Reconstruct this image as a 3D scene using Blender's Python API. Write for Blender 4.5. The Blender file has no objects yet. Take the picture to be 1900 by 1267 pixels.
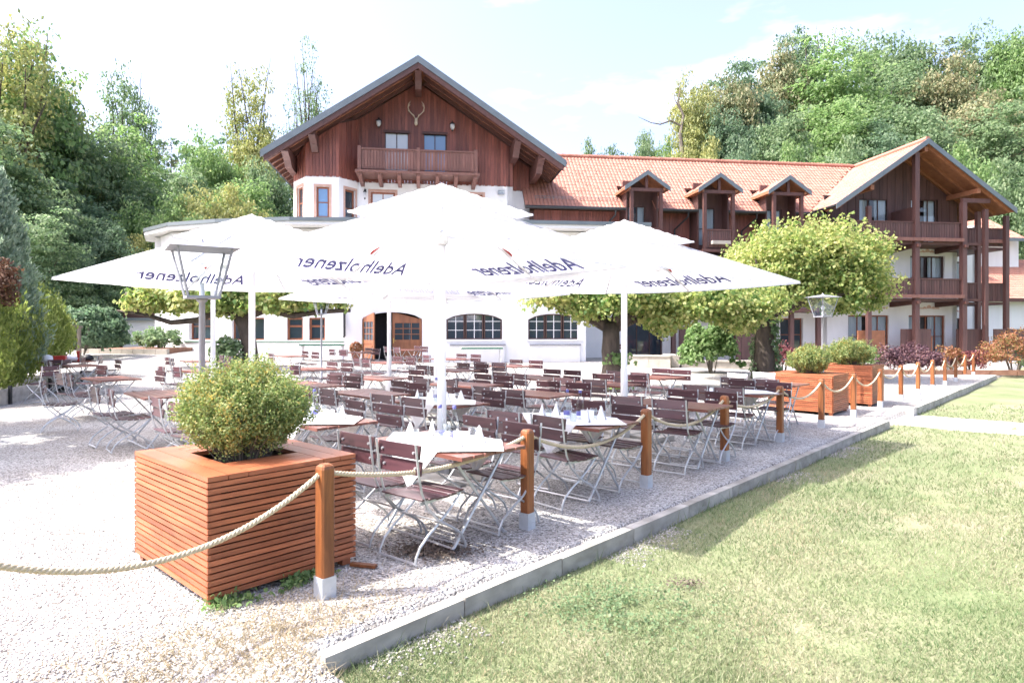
import bpy, math, random
import numpy as np
from mathutils import Vector, Matrix
R = math.radians
random.seed(7)
rng = np.random.default_rng(11)
S = bpy.context.scene
COL = S.collection

# ------------------------------------------------------------------ camera, sky, sun, exposure
cam = bpy.data.cameras.new('camera')
cam.sensor_width = 36.0
cam.lens = 36.0 * 1200 / 1900
cam.shift_y = -20.5 / 1900
cam.clip_start = 0.05
cam.clip_end = 2000
cam.dof.use_dof = True
cam.dof.focus_distance = 6.5
cam.dof.aperture_fstop = 5.0
camo = bpy.data.objects.new('camera', cam)
COL.objects.link(camo)
camo.location = (0, 0, 1.7)
camo.rotation_euler = (R(90), 0, 0)
S.camera = camo

SUN_H = Vector((-0.98, -0.19, 0)).normalized()
SUN_E = R(50.5)
world = bpy.data.worlds.new('World')
S.world = world
world.use_nodes = True
wn = world.node_tree
wn.nodes.clear()
sky = wn.nodes.new('ShaderNodeTexSky')
sky.sky_type = 'NISHITA'
sky.sun_disc = False
sky.sun_elevation = SUN_E
sky.sun_rotation = math.atan2(SUN_H.x, SUN_H.y) % (2 * math.pi)
sky.altitude = 600
sky.air_density = 1.0
sky.dust_density = 8.0
sky.ozone_density = 1.0
bg = wn.nodes.new('ShaderNodeBackground')
wo = wn.nodes.new('ShaderNodeOutputWorld')
tc = wn.nodes.new('ShaderNodeTexCoord')
mp = wn.nodes.new('ShaderNodeMapping')
mp.inputs['Scale'].default_value = (1.0, 1.0, 3.2)
mp.inputs['Location'].default_value = (0.35, 0.1, 0.2)
nz = wn.nodes.new('ShaderNodeTexNoise')
nz.inputs['Scale'].default_value = 2.6
nz.inputs['Detail'].default_value = 7
nz.inputs['Roughness'].default_value = 0.55
cr = wn.nodes.new('ShaderNodeValToRGB')
cr.color_ramp.elements[0].position = 0.60
cr.color_ramp.elements[0].color = (0, 0, 0, 1)
cr.color_ramp.elements[1].position = 0.78
cr.color_ramp.elements[1].color = (0.6, 0.6, 0.6, 1)
mx = wn.nodes.new('ShaderNodeMixRGB')
mx.inputs['Color2'].default_value = (4.2, 4.3, 4.6, 1)
wn.links.new(tc.outputs['Generated'], mp.inputs['Vector'])
wn.links.new(mp.outputs['Vector'], nz.inputs['Vector'])
wn.links.new(nz.outputs['Fac'], cr.inputs['Fac'])
wn.links.new(cr.outputs['Color'], mx.inputs['Fac'])
hs = wn.nodes.new('ShaderNodeHueSaturation')
hs.inputs['Saturation'].default_value = 0.85
wn.links.new(sky.outputs['Color'], hs.inputs['Color'])
tn = wn.nodes.new('ShaderNodeMixRGB')
tn.blend_type = 'MULTIPLY'
tn.inputs['Fac'].default_value = 1.0
tn.inputs['Color2'].default_value = (0.90, 0.875, 0.97, 1)
wn.links.new(hs.outputs['Color'], tn.inputs['Color1'])
wn.links.new(tn.outputs['Color'], mx.inputs['Color1'])
wn.links.new(mx.outputs['Color'], bg.inputs['Color'])
bg.inputs['Strength'].default_value = 0.115
wn.links.new(bg.outputs['Background'], wo.inputs['Surface'])

sl = bpy.data.lights.new('sun', 'SUN')
sl.energy = 2.0
sl.angle = R(0.55)
sl.color = (1.0, 0.955, 0.89)
so = bpy.data.objects.new('sun', sl)
COL.objects.link(so)
tosun = SUN_H * math.cos(SUN_E) + Vector((0, 0, math.sin(SUN_E)))
so.rotation_euler = tosun.to_track_quat('Z', 'Y').to_euler()
so.location = (-20, -10, 30)

S.view_settings.view_transform = 'Standard'
S.view_settings.look = 'None'
S.view_settings.gamma = 1.0
S.view_settings.use_curve_mapping = False
S.view_settings.exposure = 2.36
S.render.engine = 'CYCLES'
S.cycles.use_denoising = True
S.cycles.sample_clamp_indirect = 8.0
S.cycles.max_bounces = 8
S.cycles.diffuse_bounces = 4
S.cycles.transparent_max_bounces = 8

# ------------------------------------------------------------------ helpers
class MB:
    """collects faces; build() links them as one mesh object"""
    def __init__(s, fr=None):
        s.v = []; s.f = []; s.fr = fr
    def add(s, vs, fs):
        o = len(s.v)
        if s.fr:
            ox, oy, dx, dy = s.fr
            vs = [(ox + dx * x - dy * y, oy + dy * x + dx * y, z) for x, y, z in vs]
        s.v += [tuple(p) for p in vs]
        s.f += [tuple(i + o for i in f) for f in fs]
        return s
    def obox(s, c, ax, ay, az):
        c = Vector(c); ax = Vector(ax); ay = Vector(ay); az = Vector(az)
        vs = [c + ax * i + ay * j + az * k for k in (-1, 1) for j in (-1, 1) for i in (-1, 1)]
        return s.add(vs, [(0, 2, 3, 1), (4, 5, 7, 6), (0, 1, 5, 4), (2, 6, 7, 3), (0, 4, 6, 2), (1, 3, 7, 5)])
    def box(s, x0, x1, y0, y1, z0, z1):
        return s.obox(((x0 + x1) / 2, (y0 + y1) / 2, (z0 + z1) / 2), ((x1 - x0) / 2, 0, 0), (0, (y1 - y0) / 2, 0), (0, 0, (z1 - z0) / 2))
    def beam(s, p, q, w, h, up=(0, 0, 1)):
        p = Vector(p); q = Vector(q); d = q - p
        x = d.normalized().cross(Vector(up))
        if x.length < 1e-4: x = d.normalized().cross(Vector((1, 0, 0)))
        x.normalize(); y = x.cross(d.normalized())
        return s.obox((p + q) / 2, x * w / 2, d / 2, y * h / 2)
    def tube(s, pts, r, n=6, cap=True):
        pts = [Vector(p) for p in pts]; m = len(pts)
        rs = r if isinstance(r, (list, tuple)) else [r] * m
        vs = []; fs = []; ref = None
        for i in range(m):
            t = (pts[min(i + 1, m - 1)] - pts[max(i - 1, 0)]).normalized()
            if ref is None:
                ref = t.orthogonal().normalized()
            else:
                ref = (ref - t * ref.dot(t))
                ref = ref.normalized() if ref.length > 1e-5 else t.orthogonal().normalized()
            b = t.cross(ref)
            for k in range(n):
                a = 2 * math.pi * k / n
                vs.append(pts[i] + (ref * math.cos(a) + b * math.sin(a)) * rs[i])
        for i in range(m - 1):
            for k in range(n):
                a = i * n + k; b2 = i * n + (k + 1) % n
                fs.append((a, b2, b2 + n, a + n))
        if cap:
            fs.append(tuple(range(n - 1, -1, -1))); fs.append(tuple((m - 1) * n + k for k in range(n)))
        return s.add(vs, fs)
    def lathe(s, prof, c=(0, 0, 0), n=12):
        vs = []; fs = []
        for r, z in prof:
            for k in range(n):
                a = 2 * math.pi * k / n
                vs.append((c[0] + r * math.cos(a), c[1] + r * math.sin(a), c[2] + z))
        for i in range(len(prof) - 1):
            for k in range(n):
                fs.append((i * n + k, i * n + (k + 1) % n, (i + 1) * n + (k + 1) % n, (i + 1) * n + k))
        fs.append(tuple(range(n - 1, -1, -1))); fs.append(tuple((len(prof) - 1) * n + k for k in range(n)))
        return s.add(vs, fs)
    def extrude(s, poly, vec):
        """poly: list of 3-D points (planar), extruded by vec"""
        n = len(poly); v = Vector(vec)
        vs = [Vector(p) for p in poly] + [Vector(p) + v for p in poly]
        fs = [tuple(range(n - 1, -1, -1)), tuple(range(n, 2 * n))]
        fs += [(i, (i + 1) % n, n + (i + 1) % n, n + i) for i in range(n)]
        return s.add(vs, fs)
    def mesh(s, name, mat=None, smooth=False):
        me = bpy.data.meshes.new(name)
        me.from_pydata([tuple(p) for p in s.v], [], s.f)
        if mat: me.materials.append(mat)
        if smooth:
            me.polygons.foreach_set('use_smooth', [True] * len(me.polygons))
        me.update()
        return me
    def build(s, name, mat=None, parent=None, smooth=False, loc=None, rot=None):
        return link(name, s.mesh(name, mat, smooth), parent, loc, rot)

def link(name, me, parent=None, loc=None, rot=None):
    o = bpy.data.objects.new(name, me)
    COL.objects.link(o)
    if parent: o.parent = parent
    if loc is not None: o.location = loc
    if rot is not None: o.rotation_euler = rot
    return o

def tag(o, label=None, cat=None, group=None, kind=None):
    if label: o['label'] = label
    if cat: o['category'] = cat
    if group: o['group'] = group
    if kind: o['kind'] = kind
    return o

def thing(name, label, cat, loc=(0, 0, 0), rz=0.0, group=None):
    o = bpy.data.objects.new(name, None)
    COL.objects.link(o)
    o.location = loc; o.rotation_euler = (0, 0, rz)
    o.empty_display_size = 0.2
    return tag(o, label, cat, group)

CHILD = {}
def copy_tree(o, loc, rz, label, scale=None):
    c = o.copy(); COL.objects.link(c)
    c.location = loc; c.rotation_euler = (0, 0, rz); c['label'] = label
    if scale: c.scale = scale
    for ch in o.children:
        d = ch.copy(); COL.objects.link(d); d.parent = c
        for g in ch.children:
            e = g.copy(); COL.objects.link(e); e.parent = d
    return c

# ------------------------------------------------------------------ materials
def newmat(name):
    m = bpy.data.materials.new(name); m.use_nodes = True
    nt = m.node_tree; nt.nodes.clear()
    out = nt.nodes.new('ShaderNodeOutputMaterial')
    return m, nt, out

def N(nt, t, **kw):
    n = nt.nodes.new(t)
    for k, v in kw.items(): setattr(n, k, v)
    return n

def ramp(nt, fac, cols):
    r = N(nt, 'ShaderNodeValToRGB')
    e = r.color_ramp.elements
    while len(e) < len(cols): e.new(0.5)
    for i, (p, c) in enumerate(cols):
        e[i].position = p; e[i].color = (c[0], c[1], c[2], 1)
    nt.links.new(fac, r.inputs['Fac'])
    return r.outputs['Color']

def mat(name, c1, c2=None, rough=0.6, scale=(6, 6, 6), detail=5, bump=0.0, bscale=40, metal=0.0, obj_var=0.0, isl_var=0.0, spec=0.5, coat=0.0, dist=0.0):
    m, nt, out = newmat(name)
    p = N(nt, 'ShaderNodeBsdfPrincipled')
    p.inputs['Roughness'].default_value = rough
    p.inputs['Metallic'].default_value = metal
    p.inputs['Specular IOR Level'].default_value = spec
    p.inputs['Coat Weight'].default_value = coat
    L = nt.links
    L.new(p.outputs[0], out.inputs[0])
    tcx = N(nt, 'ShaderNodeTexCoord')
    mpx = N(nt, 'ShaderNodeMapping'); mpx.inputs['Scale'].default_value = scale
    L.new(tcx.outputs['Object'], mpx.inputs['Vector'])
    c2 = c2 or tuple(x * 0.75 for x in c1)
    nx = N(nt, 'ShaderNodeTexNoise'); nx.inputs['Scale'].default_value = 1.0
    nx.inputs['Detail'].default_value = detail; nx.inputs['Distortion'].default_value = dist
    vec = mpx.outputs['Vector']
    if obj_var or isl_var:
        # shift the grain from piece to piece
        oi = N(nt, 'ShaderNodeObjectInfo') if obj_var else N(nt, 'ShaderNodeNewGeometry')
        rnd = oi.outputs['Random'] if obj_var else oi.outputs['Random Per Island']
        ad = N(nt, 'ShaderNodeVectorMath', operation='MULTIPLY_ADD')
        ad.inputs[1].default_value = (37.0, 53.0, 71.0)
        L.new(rnd, ad.inputs[0]); L.new(vec, ad.inputs[2]); vec = ad.outputs[0]
    L.new(vec, nx.inputs['Vector'])
    col = ramp(nt, nx.outputs['Fac'], [(0.3, c2), (0.7, c1)])
    if obj_var or isl_var:
        h = N(nt, 'ShaderNodeHueSaturation')
        mr = N(nt, 'ShaderNodeMapRange')
        a = obj_var or isl_var
        mr.inputs['To Min'].default_value = 1 - a; mr.inputs['To Max'].default_value = 1 + a
        L.new(rnd, mr.inputs['Value']); L.new(mr.outputs[0], h.inputs['Value'])
        L.new(col, h.inputs['Color']); col = h.outputs['Color']
    L.new(col, p.inputs['Base Color'])
    if bump:
        nb = N(nt, 'ShaderNodeTexNoise'); nb.inputs['Scale'].default_value = bscale; nb.inputs['Detail'].default_value = 4
        L.new(vec if (obj_var or isl_var) else tcx.outputs['Object'], nb.inputs['Vector'])
        b = N(nt, 'ShaderNodeBump'); b.inputs['Strength'].default_value = bump; b.inputs['Distance'].default_value = 0.02
        L.new(nb.outputs['Fac'], b.inputs['Height']); L.new(b.outputs[0], p.inputs['Normal'])
    return m

def knots(m, sc, amount=0.7):
    nt = m.node_tree; L = nt.links
    p = [n for n in nt.nodes if n.type == 'BSDF_PRINCIPLED'][0]
    src = p.inputs['Base Color'].links[0].from_socket
    tcx = N(nt, 'ShaderNodeTexCoord'); oi = N(nt, 'ShaderNodeObjectInfo')
    mpx = N(nt, 'ShaderNodeMapping'); mpx.inputs['Scale'].default_value = sc
    ad = N(nt, 'ShaderNodeVectorMath', operation='MULTIPLY_ADD'); ad.inputs[1].default_value = (17.0, 31.0, 23.0)
    L.new(tcx.outputs['Object'], mpx.inputs['Vector']); L.new(oi.outputs['Random'], ad.inputs[0]); L.new(mpx.outputs[0], ad.inputs[2])
    v = N(nt, 'ShaderNodeTexVoronoi'); v.inputs['Scale'].default_value = 1.0; v.inputs['Randomness'].default_value = 1.0
    L.new(ad.outputs[0], v.inputs['Vector'])
    col = ramp(nt, v.outputs['Distance'], [(0.03, (0.22, 0.16, 0.13)), (0.10, (0.8, 0.75, 0.72)), (0.16, (1, 1, 1))])
    big = N(nt, 'ShaderNodeTexNoise'); big.inputs['Scale'].default_value = 0.35; big.inputs['Detail'].default_value = 3
    L.new(ad.outputs[0], big.inputs['Vector'])
    c2 = ramp(nt, big.outputs['Fac'], [(0.3, (0.72, 0.68, 0.66)), (0.6, (1.0, 1.0, 1.0)), (0.8, (1.12, 1.15, 1.2))])
    a = N(nt, 'ShaderNodeMixRGB', blend_type='MULTIPLY'); a.inputs['Fac'].default_value = amount
    b = N(nt, 'ShaderNodeMixRGB', blend_type='MULTIPLY'); b.inputs['Fac'].default_value = 1.0
    L.new(src, a.inputs['Color1']); L.new(col, a.inputs['Color2']); L.new(a.outputs[0], b.inputs['Color1']); L.new(c2, b.inputs['Color2'])
    L.new(b.outputs[0], p.inputs['Base Color'])

def leafmat(name, cols, trans=0.42, nscale=0.5, rough=0.55):
    m, nt, out = newmat(name); L = nt.links
    g = N(nt, 'ShaderNodeNewGeometry')
    tcx = N(nt, 'ShaderNodeTexCoord')
    nx = N(nt, 'ShaderNodeTexNoise'); nx.inputs['Scale'].default_value = nscale; nx.inputs['Detail'].default_value = 2
    L.new(tcx.outputs['Object'], nx.inputs['Vector'])
    a = N(nt, 'ShaderNodeMath', operation='MULTIPLY_ADD')
    a.inputs[1].default_value = 0.45
    L.new(g.outputs['Random Per Island'], a.inputs[0]); 
    b = N(nt, 'ShaderNodeMath', operation='MULTIPLY'); b.inputs[1].default_value = 0.55
    L.new(nx.outputs['Fac'], b.inputs[0]); L.new(b.outputs[0], a.inputs[2])
    n = len(cols)
    col = ramp(nt, a.outputs[0], [(0.22 + 0.56 * i / (n - 1), c) for i, c in enumerate(cols)])
    p = N(nt, 'ShaderNodeBsdfPrincipled'); p.inputs['Roughness'].default_value = rough
    p.inputs['Specular IOR Level'].default_value = 0.35
    t = N(nt, 'ShaderNodeBsdfTranslucent')
    hs = N(nt, 'ShaderNodeHueSaturation'); hs.inputs['Value'].default_value = 1.3; hs.inputs['Saturation'].default_value = 1.1
    L.new(col, p.inputs['Base Color']); L.new(col, hs.inputs['Color']); L.new(hs.outputs[0], t.inputs['Color'])
    mxs = N(nt, 'ShaderNodeMixShader'); mxs.inputs[0].default_value = trans
    L.new(p.outputs[0], mxs.inputs[1]); L.new(t.outputs[0], mxs.inputs[2]); L.new(mxs.outputs[0], out.inputs[0])
    return m

M = {}
M['planter'] = mat('planter_wood', (0.45, 0.155, 0.068), (0.27, 0.083, 0.036), 0.42, (2.2, 2.2, 24), obj_var=0.2, bump=0.15, bscale=30, dist=1.0, spec=0.5)
M['post'] = mat('post_wood', (0.33, 0.118, 0.034), (0.17, 0.055, 0.018), 0.45, (22, 22, 2.0), obj_var=0.16, bump=0.1, dist=1.2)
knots(M['planter'], (3.2, 3.2, 14)); knots(M['post'], (12, 12, 4))
M['gable'] = mat('gable_boards', (0.27, 0.092, 0.064), (0.15, 0.050, 0.040), 0.5, (9, 9, 0.9), obj_var=0.24, dist=0.8)
M['rail'] = mat('rail_boards', (0.21, 0.10, 0.075), (0.14, 0.062, 0.047), 0.55, (10, 10, 1.2), obj_var=0.14)
M['darkwood'] = mat('dark_boards', (0.115, 0.056, 0.048), (0.07, 0.034, 0.031), 0.55, (9, 9, 0.9), obj_var=0.22)
M['beam'] = mat('beam_wood', (0.11, 0.048, 0.038), (0.07, 0.03, 0.025), 0.55, (6, 6, 6), obj_var=0.12)
M['soffit'] = mat('soffit_wood', (0.30, 0.125, 0.06), (0.20, 0.08, 0.04), 0.6, (4, 4, 4), obj_var=0.1)
M['slat'] = mat('slat_wood', (0.090, 0.038, 0.045), (0.054, 0.023, 0.030), 0.36, (3, 26, 26), obj_var=0.26, spec=0.6)
M['tabletop'] = mat('table_wood', (0.22, 0.09, 0.065), (0.14, 0.055, 0.045), 0.36, (3, 24, 24), obj_var=0.2, spec=0.6)
M['steel'] = mat('galvanised_steel', (0.56, 0.58, 0.60), (0.44, 0.46, 0.48), 0.38, (14, 14, 14), metal=0.55)
M['shoe'] = mat('zinc_shoe', (0.62, 0.66, 0.70), (0.5, 0.54, 0.58), 0.4, (12, 12, 12), metal=0.5)
M['plaster'] = mat('white_plaster', (0.82, 0.82, 0.82), (0.72, 0.72, 0.715), 0.85, (1.3, 1.3, 0.35), bump=0.12, bscale=25)
M['fascia'] = mat('grey_metal', (0.17, 0.20, 0.21), (0.14, 0.165, 0.175), 0.4, (2, 2, 2), metal=0.4)
M['tile'] = mat('clay_tile', (0.42, 0.205, 0.15), (0.33, 0.15, 0.105), 0.75, (1.0, 1.0, 1.0), isl_var=0.09)
M['rope'] = mat('rope', (0.62, 0.52, 0.36), (0.5, 0.41, 0.27), 0.85, (60, 60, 60), bump=0.3, bscale=150)
M['concrete'] = mat('concrete', (0.52, 0.495, 0.445), (0.27, 0.255, 0.22), 0.95, (4, 4, 7), 9, bump=0.6, bscale=60, obj_var=0.1)
M['path'] = mat('path_concrete', (0.52, 0.50, 0.46), (0.44, 0.42, 0.385), 0.9, (2, 2, 2), bump=0.2, bscale=50)
M['polewhite'] = mat('white_pole', (0.78, 0.78, 0.79), (0.74, 0.74, 0.75), 0.4, (3, 3, 3))
M['print'] = mat('blue_print', (0.14, 0.145, 0.38), (0.12, 0.125, 0.33), 0.7)
M['glareprint'] = mat('glare_pale_print', (0.55, 0.56, 0.70), (0.55, 0.56, 0.68), 0.7)  # blue print again, its washing out by bright light put into the colour
M['redprint'] = mat('red_print', (0.6, 0.05, 0.04), None, 0.7)
M['lampmetal'] = mat('lamp_metal', (0.32, 0.33, 0.36), (0.25, 0.26, 0.29), 0.5, (8, 8, 8), metal=0.3)
M['lampwhite'] = mat('lamp_white', (0.74, 0.75, 0.76), None, 0.5, (8, 8, 8))
M['bark'] = mat('bark', (0.10, 0.078, 0.06), (0.045, 0.036, 0.03), 0.95, (9, 9, 2.5), bump=1.0, bscale=14)
M['barkpale'] = mat('pale_bark', (0.22, 0.19, 0.15), (0.10, 0.085, 0.07), 0.95, (5, 5, 2), bump=0.6, bscale=10)
M['linen'] = mat('white_linen', (0.82, 0.82, 0.82), (0.78, 0.78, 0.79), 0.9, (9, 9, 9))
M['red'] = mat('red_plastic', (0.55, 0.04, 0.03), None, 0.4)
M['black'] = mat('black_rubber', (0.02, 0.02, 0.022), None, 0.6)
M['iron'] = mat('black_iron', (0.025, 0.028, 0.03), None, 0.5)
M['winframe'] = mat('window_wood', (0.27, 0.095, 0.045), (0.19, 0.065, 0.03), 0.45, (6, 6, 3), obj_var=0.08)
M['windark'] = mat('dark_window_frame', (0.075, 0.035, 0.028), None, 0.5)
M['winpink'] = mat('painted_surround', (0.55, 0.36, 0.29), (0.48, 0.3, 0.24), 0.85, (6, 6, 6))
M['fresco'] = mat('fresco_paint', (0.55, 0.30, 0.24), (0.62, 0.5, 0.44), 0.9, (14, 14, 14))
M['curtain'] = mat('curtain', (0.62, 0.66, 0.70), (0.46, 0.5, 0.54), 0.8, (16, 16, 0.4))
M['dark'] = mat('dark_interior', (0.018, 0.016, 0.018), (0.01, 0.009, 0.012), 0.8)
M['door'] = mat('door_wood', (0.30, 0.12, 0.055), (0.20, 0.075, 0.035), 0.45, (8, 8, 1.5))
M['stone'] = mat('pale_stone', (0.46, 0.42, 0.36), (0.36, 0.33, 0.28), 0.9, (3, 3, 3), bump=0.3, bscale=30, obj_var=0.1)
M['bone'] = mat('bone', (0.68, 0.60, 0.48), (0.55, 0.46, 0.34), 0.6, (10, 10, 10))
M['greenboard'] = mat('green_edge', (0.10, 0.22, 0.15), None, 0.6)
M['soil'] = mat('soil', (0.06, 0.045, 0.032), (0.035, 0.027, 0.02), 0.95, (8, 8, 8), bump=0.6)
M['timberedge'] = mat('timber_edging', (0.30, 0.16, 0.10), (0.2, 0.1, 0.065), 0.8, (4, 4, 4), obj_var=0.15)
M['yellowpaint'] = mat('brass', (0.6, 0.42, 0.14), None, 0.35, metal=0.7)

M['stones2'] = mat('grey_pebbles', (0.42, 0.40, 0.375), (0.26, 0.245, 0.225), 0.9, (30, 30, 30), isl_var=0.4)
def glassmat(name, dark, rough=0.02, see=0.0):
    m, nt, out = newmat(name); L = nt.links
    p = N(nt, 'ShaderNodeBsdfPrincipled')
    p.inputs['Base Color'].default_value = (*dark, 1); p.inputs['Roughness'].default_value = rough
    p.inputs['Specular IOR Level'].default_value = 0.9
    p.inputs['IOR'].default_value = 1.6
    if see:
        t = N(nt, 'ShaderNodeBsdfTransparent'); t.inputs['Color'].default_value = (0.9, 0.94, 0.95, 1)
        x = N(nt, 'ShaderNodeMixShader'); x.inputs[0].default_value = see
        L.new(p.outputs[0], x.inputs[1]); L.new(t.outputs[0], x.inputs[2]); L.new(x.outputs[0], out.inputs[0])
    else:
        L.new(p.outputs[0], out.inputs[0])
    return m
M['glass'] = glassmat('window_glass', (0.03, 0.045, 0.06))
M['glassblue'] = glassmat('sky_glass', (0.10, 0.22, 0.40), 0.05)
M['glasspale'] = glassmat('blind_glass', (0.56, 0.60, 0.62), 0.06)
M['lampglass'] = glassmat('lamp_glass', (0.7, 0.75, 0.78), 0.1, 0.75)

def clearglass(name, tint=(0.93, 0.96, 0.97)):
    m, nt, out = newmat(name); L = nt.links
    t = N(nt, 'ShaderNodeBsdfTransparent'); t.inputs['Color'].default_value = (*tint, 1)
    g = N(nt, 'ShaderNodeBsdfGlossy'); g.inputs['Roughness'].default_value = 0.05
    lw = N(nt, 'ShaderNodeLayerWeight'); lw.inputs['Blend'].default_value = 0.12
    x = N(nt, 'ShaderNodeMixShader')
    L.new(lw.outputs['Facing'], x.inputs[0]); L.new(t.outputs[0], x.inputs[1]); L.new(g.outputs[0], x.inputs[2]); L.new(x.outputs[0], out.inputs[0])
    return m
M['clear'] = clearglass('clear_glass')

def canopymat():
    m, nt, out = newmat('canopy_fabric'); L = nt.links
    d = N(nt, 'ShaderNodeBsdfDiffuse'); d.inputs['Color'].default_value = (0.86, 0.86, 0.86, 1)
    t = N(nt, 'ShaderNodeBsdfTranslucent'); t.inputs['Color'].default_value = (0.9, 0.9, 0.91, 1)
    x = N(nt, 'ShaderNodeMixShader'); x.inputs[0].default_value = 0.5
    tcx = N(nt, 'ShaderNodeTexCoord')
    w = N(nt, 'ShaderNodeTexNoise'); w.inputs['Scale'].default_value = 1.6; w.inputs['Detail'].default_value = 3
    b = N(nt, 'ShaderNodeBump'); b.inputs['Strength'].default_value = 0.25; b.inputs['Distance'].default_value = 0.15
    L.new(tcx.outputs['Object'], w.inputs['Vector']); L.new(w.outputs['Fac'], b.inputs['Height'])
    L.new(b.outputs[0], d.inputs['Normal'])
    L.new(d.outputs[0], x.inputs[1]); L.new(t.outputs[0], x.inputs[2]); L.new(x.outputs[0], out.inputs[0])
    return m
M['canopy'] = canopymat()

def gravelmat():
    m, nt, out = newmat('gravel'); L = nt.links
    p = N(nt, 'ShaderNodeBsdfPrincipled'); p.inputs['Roughness'].default_value = 0.95
    p.inputs['Specular IOR Level'].default_value = 0.2
    tcx = N(nt, 'ShaderNodeTexCoord')
    v = N(nt, 'ShaderNodeTexVoronoi'); v.inputs['Scale'].default_value = 62
    v2 = N(nt, 'ShaderNodeTexVoronoi'); v2.inputs['Scale'].default_value = 27
    n1 = N(nt, 'ShaderNodeTexNoise'); n1.inputs['Scale'].default_value = 0.8; n1.inputs['Detail'].default_value = 5
    for q in (v, v2, n1): L.new(tcx.outputs['Object'], q.inputs['Vector'])
    sep = N(nt, 'ShaderNodeSeparateColor'); L.new(v.outputs['Color'], sep.inputs[0])
    c = ramp(nt, sep.outputs[0], [(0.0, (0.13, 0.125, 0.115)), (0.2, (0.31, 0.30, 0.28)), (0.6, (0.47, 0.46, 0.435)), (1.0, (0.66, 0.65, 0.63))])
    c2 = ramp(nt, n1.outputs['Fac'], [(0.35, (0.82, 0.78, 0.74)), (0.65, (1.0, 1.0, 1.0))])
    mm = N(nt, 'ShaderNodeMixRGB', blend_type='MULTIPLY'); mm.inputs['Fac'].default_value = 1
    L.new(c, mm.inputs['Color1']); L.new(c2, mm.inputs['Color2']); L.new(mm.outputs[0], p.inputs['Base Color'])
    ad = N(nt, 'ShaderNodeMath', operation='ADD'); L.new(v.outputs['Distance'], ad.inputs[0]); L.new(v2.outputs['Distance'], ad.inputs[1])
    b = N(nt, 'ShaderNodeBump', invert=True); b.inputs['Strength'].default_value = 0.75; b.inputs['Distance'].default_value = 0.018
    L.new(ad.outputs[0], b.inputs['Height']); L.new(b.outputs[0], p.inputs['Normal'])
    L.new(p.outputs[0], out.inputs[0])
    return m
M['gravel'] = gravelmat()

def lawnmat():
    m, nt, out = newmat('lawn_turf'); L = nt.links
    p = N(nt, 'ShaderNodeBsdfPrincipled'); p.inputs['Roughness'].default_value = 0.95
    p.inputs['Specular IOR Level'].default_value = 0.15
    tcx = N(nt, 'ShaderNodeTexCoord')
    n1 = N(nt, 'ShaderNodeTexNoise'); n1.inputs['Scale'].default_value = 0.75; n1.inputs['Detail'].default_value = 6; n1.inputs['Roughness'].default_value = 0.65
    n2 = N(nt, 'ShaderNodeTexNoise'); n2.inputs['Scale'].default_value = 45; n2.inputs['Detail'].default_value = 3
    for q in (n1, n2): L.new(tcx.outputs['Object'], q.inputs['Vector'])
    ad = N(nt, 'ShaderNodeMath', operation='MULTIPLY_ADD'); ad.inputs[1].default_value = 0.35
    L.new(n2.outputs['Fac'], ad.inputs[0]); L.new(n1.outputs['Fac'], ad.inputs[2])
    c = ramp(nt, ad.outputs[0], [(0.45, (0.135, 0.18, 0.08)), (0.62, (0.195, 0.22, 0.115)), (0.8, (0.245, 0.24, 0.15)), (0.95, (0.27, 0.225, 0.165))])
    L.new(c, p.inputs['Base Color'])
    b = N(nt, 'ShaderNodeBump'); b.inputs['Strength'].default_value = 0.6; b.inputs['Distance'].default_value = 0.03
    L.new(n2.outputs['Fac'], b.inputs['Height']); L.new(b.outputs[0], p.inputs['Normal'])
    L.new(p.outputs[0], out.inputs[0])
    return m
M['lawn'] = lawnmat()
M['floor'] = mat('forest_floor', (0.10, 0.12, 0.045), (0.06, 0.07, 0.03), 0.95, (0.4, 0.4, 0.4))
M['grass'] = leafmat('grass_blades', [(0.085, 0.15, 0.055), (0.165, 0.22, 0.10), (0.255, 0.275, 0.155), (0.36, 0.325, 0.23)], 0.3, 0.9)
M['straw'] = leafmat('dry_grass', [(0.36, 0.29, 0.18), (0.42, 0.35, 0.23), (0.30, 0.25, 0.14)], 0.25, 1.0)
M['stones'] = mat('pebbles', (0.56, 0.54, 0.52), (0.38, 0.365, 0.35), 0.9, (30, 30, 30), isl_var=0.4)
M['leaf_linden'] = leafmat('linden_leaves', [(0.10, 0.19, 0.05), (0.24, 0.32, 0.10), (0.42, 0.45, 0.17), (0.52, 0.48, 0.22)], 0.5, 0.5)
M['leaf_box'] = leafmat('boxwood_leaves', [(0.12, 0.19, 0.055), (0.20, 0.28, 0.095), (0.31, 0.35, 0.14), (0.40, 0.30, 0.08)], 0.35, 3.2)
M['leaf_green'] = leafmat('green_leaves', [(0.09, 0.155, 0.075), (0.18, 0.265, 0.135), (0.29, 0.36, 0.20)], 0.5, 0.25)
M['leaf_dark'] = leafmat('dark_leaves', [(0.08, 0.145, 0.085), (0.14, 0.215, 0.125), (0.22, 0.30, 0.175)], 0.5, 0.25)
M['leaf_bright'] = leafmat('bright_leaves', [(0.12, 0.21, 0.075), (0.20, 0.31, 0.12), (0.31, 0.40, 0.18)], 0.5, 0.25)
M['leaf_yellow'] = leafmat('yellow_leaves', [(0.19, 0.24, 0.09), (0.31, 0.34, 0.13), (0.43, 0.41, 0.16)], 0.4, 0.25)
M['leaf_brown'] = leafmat('browning_leaves', [(0.13, 0.18, 0.085), (0.22, 0.24, 0.125), (0.32, 0.27, 0.15)], 0.35, 0.25)
M['leaf_conifer'] = leafmat('conifer_sprays', [(0.17, 0.25, 0.17), (0.30, 0.39, 0.27), (0.42, 0.50, 0.37)], 0.45, 0.8)
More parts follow.
